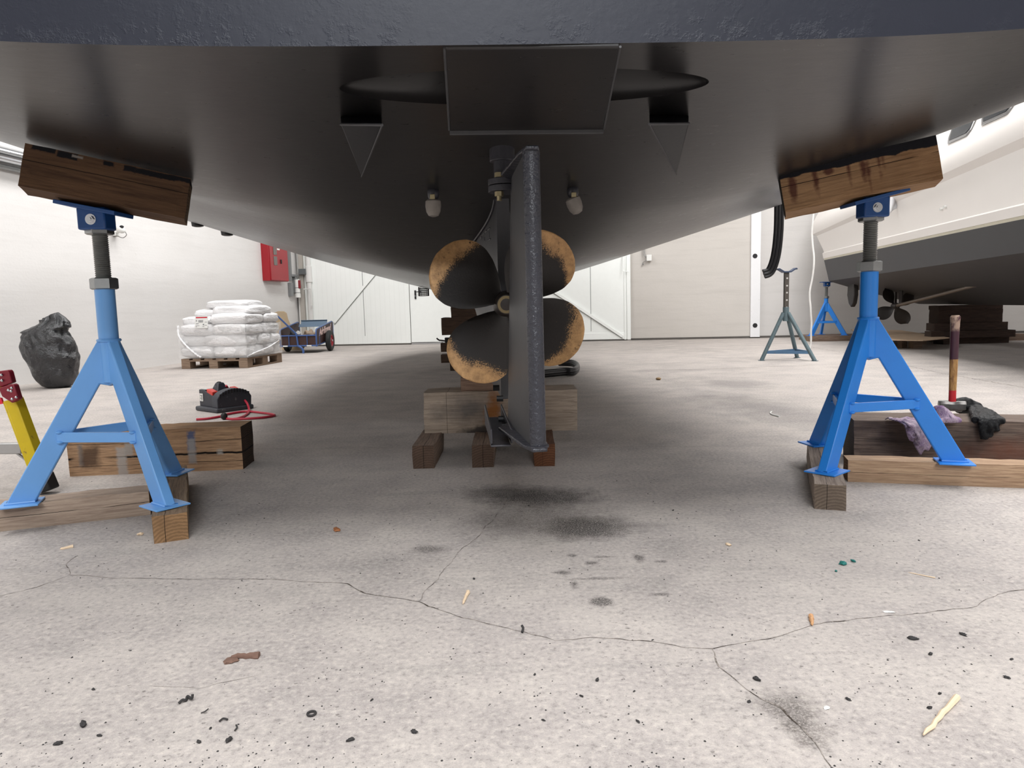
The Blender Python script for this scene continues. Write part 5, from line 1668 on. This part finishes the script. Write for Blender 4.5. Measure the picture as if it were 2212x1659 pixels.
# stern gear: rudders, propellers with brackets and shafts
M_GEAR = plain('dark_stern_gear', (52, 48, 46), .55, .2, var=.2)
M_SHAFT = plain('dull_shaft', (112, 100, 88), .45, .4, var=.15)
for vv, first in ((.40, True),):
    m = MB()
    z0 = .55
    pts = [(-.02, .86), (.30, .86), (.32, .66), (.26, .52), (.16, .46), (.04, .52), (-.05, .66)]
    m.prism([Q(.28 + a, vv - .035, z + .12) for a, z in pts], BL_ * .07)
    m.build('rudder_blade', M_GEAR, BOAT2, bevel=.012)
    hub = D(1934, 661, 11.3)
    m = MB(); m.lathe([(.02, -.09), (.045, -.07), (.05, .06), (.035, .09)], hub, (BF.to_track_quat('Z', 'Y').to_matrix()), 18)
    pr = m.build('propeller', M_GEAR, BOAT2)
    rotm = BF.to_track_quat('Z', 'Y').to_matrix()
    for k in range(4):
        m = MB()
        a0 = k * math.pi / 2 + .55
        def surf(sd):
            def fn(u, v):
                r_ = .05 + .28 * u
                w_ = math.radians(30) * math.sin(math.pi * min(1, .12 + u * .88) ** .8) ** .6 + .01
                th = (v * 2 - 1) * w_
                return hub + rotm @ V((r_ * math.cos(a0 + th), r_ * math.sin(a0 + th), .05 * (v * 2 - 1) + sd * .005))
            return fn
        A = m.grid(surf(1), 14, 9); B = m.grid(surf(-1), 14, 9)
        for i in range(13):
            for j in (0, 8): m.b.faces.new((A[i][j], A[i + 1][j], B[i + 1][j], B[i][j]))
        for j in range(8):
            for i in (0, 13): m.b.faces.new((A[i][j], A[i][j + 1], B[i][j + 1], B[i][j]))
        m.build('blade', M_GEAR, pr)
    vh = (hub - BO).dot(BL_); uh = (hub - BO).dot(BF)
    m = MB(); m.cyl(hub, Q(uh + 2.6, vh, .86), .026, 12); m.build('shaft', M_SHAFT, BOAT2)
    m = MB(); m.bar(Q(uh + .22, vh, .62), Q(uh + .22, vh, .90), .10, .03, up=BL_); m.bar(Q(uh - .18, vh + .05, .58), Q(uh - .18, vh + .05, .88), .12, .03, up=BL_); m.split_build('shaft_bracket', M_GEAR, BOAT2, bevel=.006)
# stand below its stern corner and its beam
def far_stand(loc, yaw, lb, dz, tilt=0.0):
    t = make_stand(lb, tilt, dz, M_BLUE2)
    place(t, loc, yaw); return t
far_stand((5.58, 12.72, .09), math.radians(200), 'small looking blue tripod boat stand under the white boat stern corner', -.11)
W_FAR2 = wood('far_beam_wood', (128, 106, 90), (92, 74, 62), [], None, (140, 116, 94))
def fb(lb, x0, x1, y, W, H, z=0.0, yaw=0.0, mat=W_FAR2, group=None):
    return timber('timber', lb, ((x0 + x1) / 2, y, z), abs(x1 - x0), W, H, yaw, mat, group=group)
fb('long beam lying under the far blue stand beside the white wall', 5.22, 6.35, 12.7, .75, .088, 0, YAW)
# cribbing under the second boat
W_DARK = wood('dark_crib_wood', (74, 56, 48), (50, 38, 34), [], None, (66, 52, 44))
def cb(lb, pl, pr, yb, zt_, zb_, dep, mat=W_DARK):
    d = yb
    a, b2 = D(*pl, d), D(*pr, d)
    return timber('crib_timber', lb, ((a.x + b2.x) / 2, d + dep / 2, zb_), b2.x - a.x, dep, zt_ - zb_, YAW * .5, mat, group='cribbing timbers below the white boat')
dC = 10.75
zz = lambda y: D(2100, y, dC).z
cb('lowest dark bearer of the cribbing below the white boat', (2068, 740), (2182, 740), dC + .1, .096, 0, .9)
cb('second dark sleeper of the cribbing below the white boat, reaching furthest right', (2040, 722), (2192, 722), dC, .196, .10, .24)
cb('square timber end sticking out left from the cribbing below the white boat', (2013, 720), (2040, 720), dC - .30, .215, .115, .2)
cb('third dark timber of the cribbing below the white boat', (2023, 705), (2176, 705), dC + .05, .316, .205, .26)
cb('big dark red sleeper stack block below the white boat keel', (2032, 685), (2165, 685), dC + .08, .516, .322, .3)
cb('topmost thin cap timber directly under the white boat keel', (2032, 660), (2166, 660), dC + .06, .582, .524, .3)
cb('support block filling the left side of the cribbing below the white boat', (2040, 735), (2068, 735), dC + .05, .10, 0, .3)
fb('beam end at the right picture edge beside the dark cribbing', 7.85, 8.9, 11.3, .12, .10, 0, YAW)
far_stand((8.62, 11.55, .10), math.radians(195), 'blue tripod boat stand half out of view beyond the dark cribbing', -.30)
# plywood sheet lying across a low pallet
t = empty('plywood_sheet', G(1950, 730, .13), 'light plywood sheet lying on a low pallet below the white boat', 'plywood')
W_PLY = wood('pale_plywood', (196, 168, 138), (176, 148, 120), [], None, (186, 158, 130), .5, .3)
m = MB()
q = [G(1838, 713, .16), G(1946, 715, .14), G(2051, 731, .125), G(1994, 737, .125), G(1880, 735, .125)]
m.prism([p for p in q][::-1], (0, 0, .014)); m.build('sheet', W_PLY, t, bevel=.002)
t = empty('low_pallet', G(1950, 752, 0), 'low wooden pallet carrying the plywood sheet', 'pallet')
for pl, pr, dd in (((1948, 752), (1962, 752), 0), ((1972, 753), (1998, 753), 0), ((1895, 752), (1915, 752), 0), ((1905, 744), (1925, 744), .5), ((1990, 744), (2005, 744), .45)):
    a, b2 = G(*pl), G(*pr)
    m = MB(); m.box(((a.x + b2.x) / 2, a.y + .06, .05), (abs(b2.x - a.x), .12, .10)); m.build('block', W_FAR2, t, bevel=.003)
a, b2 = G(1890, 750), G(2000, 752)
m = MB(); m.box(((a.x + b2.x) / 2, a.y + .07, .11), (b2.x - a.x, .12, .018)); m.box(((a.x + b2.x) / 2 + .1, a.y + .6, .11), (b2.x - a.x, .12, .018)); m.split_build('deck_board', W_FAR2, t, bevel=.003)

# old round-leg trestle stand
def old_stand():
    f = [G(1645, 779), G(1760, 780), G(1722, 773)]
    c = (f[0] + f[1] + f[2]) / 3
    c = V(((f[0].x + f[1].x) / 2 + .02, (f[0].y + f[1].y + f[2].y) / 3, 0))
    t = empty('trestle_stand', c, 'old grey green tripod stand with a perforated post and forked head', 'boat stand')
    M_OLD = plain('worn_blue_grey_paint', (98, 116, 122), .6, .1, var=.25, vs=14, grime=(96, 78, 62))
    M_POST = plain('brown_grey_post', (86, 80, 74), .6, .2, var=.2, vs=20)
    zj = D(1708, 672, c.y).z
    zt_ = D(1708, 588, c.y).z
    top = V((c.x, c.y, zj))
    for p in f:
        m = MB(); d = (p - c); d.z = 0
        m.tube([c + d.normalized() * .03 + V((0, 0, zj - .02)), p + V((0, 0, .004))], .024, 12)
        lg = m.build('leg', M_OLD, t)
        m = MB(); m.cyl(p, p + V((0, 0, .006)), .04, 12); m.build('foot', M_OLD, lg)
    for a, b_ in ((0, 1), (1, 2), (2, 0)):
        k = .17
        p, q = f[a].lerp(c, k), f[b_].lerp(c, k)
        m = MB(); m.bar(p + V((0, 0, zj * k)), q + V((0, 0, zj * k)), .02, .035); m.build('tie_bar', plain('blue_tie_bar', (84, 118, 150), .6, var=.2, grime=(110, 80, 60)), t)
    m = MB(); m.cyl(top + V((0, 0, -.12)), top + V((0, 0, .05)), .036, 16); m.build('socket', M_OLD, t)
    m = MB(); m.box((c.x, c.y, (zj + zt_) / 2), (.052, .052, zt_ - zj)); po = m.build('post', M_POST, t, bevel=.004)
    m = MB()
    for py in (601, 617, 632, 648, 664):
        z = D(1708, py, c.y).z
        m.cyl((c.x, c.y - .0275, z), (c.x, c.y - .0262, z), .011, 12)
    m.split_build('peg_hole', plain('light_through_hole', (206, 204, 200), .8), po)
    m = MB()
    pts = [V((c.x + a, c.y, zt_ + z)) for a, z in ((-.115, .045), (-.10, .05), (-.04, .012), (.04, .012), (.10, .05), (.115, .045))]
    m.prism([p - V((0, .05, 0)) for p in pts] + [p - V((0, .05, .016)) for p in pts[::-1]], (0, .1, 0)); m.build('fork_head', plain('navy_fork', (52, 66, 92), .5, var=.2), t)
old_stand()
# white rope hanging beside the white boat
a = G(1749, 757, .0)
m = MB()
pth = []
for k in range(60):
    z = .005 + k * .055
    pth.append(V((a.x + .02 * math.sin(k * .35) + .012 * noise.noise(V((k * .3, 0, 0))) + z * .012, a.y + .01 * math.sin(k * .5), z)))
m.tube([V((a.x - .05, a.y - .02, .012))] + pth, .013, 8)
m.build('hanging_rope', plain('white_rope', (226, 224, 220), .8), label='thin white rope hanging straight down beside the white boat stern', cat='rope')
# flap of clear plastic below the white boat's rail, behind the right stand
m = MB()
u = side_pt(1935, 430); yq = Q(u, -.06, 0).y
def flap(a, b_):
    p = D(1918 + 28 * a - 10 * b_ * a, 412 + 52 * b_ * (1 - .25 * a), yq)
    return p + V((0, .02 * math.sin(a * 7 + b_ * 3), .01 * math.sin(b_ * 9)))
m.grid(flap, 10, 14)
m.build('plastic_flap', plain('silvery_film', (206, 206, 208), .2), BOAT2, solid=.002, angle=180)

# ================================================================== bits on the floor
M_CRUMB = plain('black_rubber_crumb', (46, 44, 44), .8, var=.3)
M_CHIPW = plain('wood_splinter', (222, 198, 168), .8, var=.15, vs=60)
M_GREENC = plain('green_chip', (26, 110, 104), .5)
M_BROWN = plain('brown_bark', (112, 86, 74), .9, var=.25, vs=60)
def lump(px, py, w, d, h, mat, name, label, cat, rz=None, group=None):
    g = G(px, py); sd = V((px * .37, py * .21, 0)); rz = (px * 1.7) % 3.1 if rz is None else rz
    m = MB()
    def fn(u, v):
        a = u * 2 * math.pi; b = (v - .5) * math.pi
        p = V((math.cos(a) * math.cos(b), math.sin(a) * math.cos(b), math.sin(b)))
        k = 1 + noise.noise(p * 1.7 + sd) * .7 + noise.noise(p * 4 + sd) * .3
        x, y = p.x * w / 2 * k, p.y * d / 2 * k
        return V((g.x + x * math.cos(rz) - y * math.sin(rz), g.y + x * math.sin(rz) + y * math.cos(rz), max(.0004, h * .4 + p.z * h / 2 * k)))
    m.grid(fn, 14, 9, closed_u=True)
    return m.build(name, mat, label=label, cat=cat, group=group, merge=.0003, angle=60)
def sliver(px0, py0, px1, py1, w, mat, name, label, cat, h=.005, bend=.0):
    a, b_ = G(px0, py0, h), G(px1, py1, h)
    s = (b_ - a).cross(V((0, 0, 1))).normalized()
    n = 9
    m = MB()
    pts = [a.lerp(b_, k / n) + s * (bend * math.sin(math.pi * k / n) + noise.noise(V((px0 + k * .7, 0, 0))) * w * .3) for k in range(n + 1)]
    rr = [w / 2 * (.25 if k == 0 else .55 + .45 * k / n) * (1 + .3 * noise.noise(V((k * 1.3, px0, 0)))) for k in range(n + 1)]
    m.tube(pts, rr, 7)
    return m.build(name, mat, label=label, cat=cat, angle=50)
sliver(1995, 1587, 2068, 1506, .012, M_CHIPW, 'wood_stick', 'pale wooden stick lying on the floor in the right foreground', 'stick', .006)
sliver(1000, 1304, 1011, 1278, .010, M_CHIPW, 'wood_chip', 'short tan wood sliver on the floor just above the crack junction', 'wood chip', .004)
sliver(130, 1186, 158, 1180, .012, M_CHIPW, 'wood_chip', 'pale wood chip on the floor below the grey beam at left', 'wood chip', .003)
lump(303, 1156, .02, .014, .01, M_CHIPW, 'wood_chip', 'tiny tan chip on the floor beside the pale sawn beam end', 'wood chip')
lump(727, 1147, .03, .02, .014, plain('orange_brown_chip', (150, 96, 58), .8), 'wood_chip', 'orange brown chip on open floor left of the cribbing', 'wood chip')
lump(1573, 1178, .024, .012, .008, M_CHIPW, 'wood_chip', 'small tan chip left of the right stand beam', 'wood chip')
sliver(1755, 1350, 1752, 1330, .012, plain('peach_chip', (196, 150, 108), .8), 'wood_chip', 'peach coloured chip near the right hand floor crack', 'wood chip', .004)
sliver(1962, 1236, 2020, 1248, .003, M_CHIPW, 'straw', 'thin pale straw on the floor right of the green chips', 'straw', .002)
sliver(500, 1418, 560, 1417, .018, M_BROWN, 'bark_flake', 'brown flake of bark on the floor in the left foreground', 'bark', .003)
lump(500, 1428, .03, .03, .004, M_BROWN, 'bark_flake', 'smaller reddish flake just below the brown bark', 'bark')
lump(1821, 1220, .018, .016, .012, M_GREENC, 'paint_chip', 'larger green paint chip on the floor at right', 'paint chip')
lump(1843, 1214, .014, .008, .008, M_GREENC, 'paint_chip', 'smaller green paint chip right of the larger one', 'paint chip')
lump(1806, 1235, .009, .006, .005, M_GREENC, 'paint_chip', 'tiny green paint speck left of the larger chip', 'paint chip')
lump(1920, 1323, .024, .008, .004, M_WHITE, 'paper_scrap', 'white scrap on the floor above the right hand crack', 'scrap')
lump(1786, 1530, .012, .01, .003, M_WHITE, 'paper_scrap', 'white speck left of the wooden stick', 'scrap')
lump(1422, 821, .05, .035, .03, plain('tan_pebble', (168, 140, 104), .8), 'pebble', 'tan pebble on the bright floor beyond the cribbing', 'pebble')
t_ = sliver(1668, 888, 1684, 900, .012, M_WHITE, 'string', 'short white string on the floor left of the right stand', 'string', .004, .03)
# rubber ring
g = G(673, 1541, .003)
m = MB(); m.tube([V((g.x + .0075 * math.cos(a * .33), g.y + .0075 * math.sin(a * .33), .003)) for a in range(19)], .0022, 8, closed=True)
m.build('rubber_ring', M_CRUMB, label='tiny black rubber ring on the foreground floor', cat='ring')
def curl(pts, r, label):
    m = MB(); m.tube(spline([G(x, y, z) for x, y, z in pts], 6), r, 7)
    m.build('rubber_shaving', M_CRUMB, label=label, cat='shaving')
curl([(386, 1519, .003), (394, 1512, .006), (401, 1513, .003), (405, 1504, .004), (414, 1509, .006), (416, 1500, .014)], .0026, 'curly black rubber shaving in the left foreground')
curl([(474, 1558, .003), (482, 1552, .004), (492, 1554, .003)], .0018, 'short wavy black shaving in the left foreground')
curl([(507, 1578, .003), (512, 1572, .004), (510, 1566, .006)], .0016, 'small hooked black shaving beside the wavy one')
curl([(434, 1540, .002), (442, 1537, .003), (450, 1531, .003)], .0010, 'hair thin dark shaving below the curly one')
curl([(1128, 1366, .003), (1130, 1357, .008), (1127, 1351, .012)], .003, 'black forked shaving standing on the crack at centre')
crumbs = [(180, 1567, .026), (126, 1608, .02), (215, 1590, .012), (495, 1600, .02), (430, 1604, .014), (455, 1574, .010), (803, 1513, .010), (895, 1582, .018), (757, 1600, .018), (202, 1490, .012), (1024, 1251, .014), (1142, 1093, .01),
          (1971, 1381, .026), (2080, 1372, .02), (2010, 1414, .016), (1635, 1469, .022), (1290, 1470, .016), (1155, 1458, .010), (1378, 1560, .012), (1174, 1557, .010), (1985, 1168, .010), (1454, 1103, .014), (2008, 1530, .014), (1832, 1512, .014), (2030, 1499, .012), (2185, 1425, .012), (2175, 1465, .016), (1618, 1517, .012), (1410, 1383, .008), (1370, 1494, .008), (1256, 1505, .012)]
for i, (px, py, w) in enumerate(crumbs):
    o = lump(px, py, w * .8, w * .42, w * .3, M_CRUMB, 'rubber_crumb', 'small black rubber crumb lying on the concrete floor', 'crumb', group='black crumbs on the foreground floor')
# fine grit nobody could count
m = MB()
rg = random.Random(3)
for k in range(1100):
    px = rg.uniform(-20, 2230); py = 1659 - (rg.random() ** 1.6) * 640
    g = G(px, py)
    if noise.noise(V((g.x * 4, g.y * 4, 0))) < -.12 and rg.random() < .8: continue
    s = rg.uniform(.0006, .0021) * (1 + .25 * g.y); a = rg.uniform(0, 6.28); e = rg.uniform(.35, 1)
    pts = [V((g.x + s * math.cos(a + b) * (1 if i % 2 else e), g.y + s * math.sin(a + b) * (e if i % 2 else 1), .0002)) for i, b in enumerate((0, 1.2, 2.5, 3.6, 5.0))]
    top = V((g.x, g.y, s * .8))
    vs = [m.b.verts.new(p) for p in pts]; tv = m.b.verts.new(top)
    for i in range(5): m.b.faces.new((vs[i], vs[(i + 1) % 5], tv))
m.build('fine_grit', M_CRUMB, label='fine dark grit scattered over the concrete floor', cat='grit', kind='stuff')
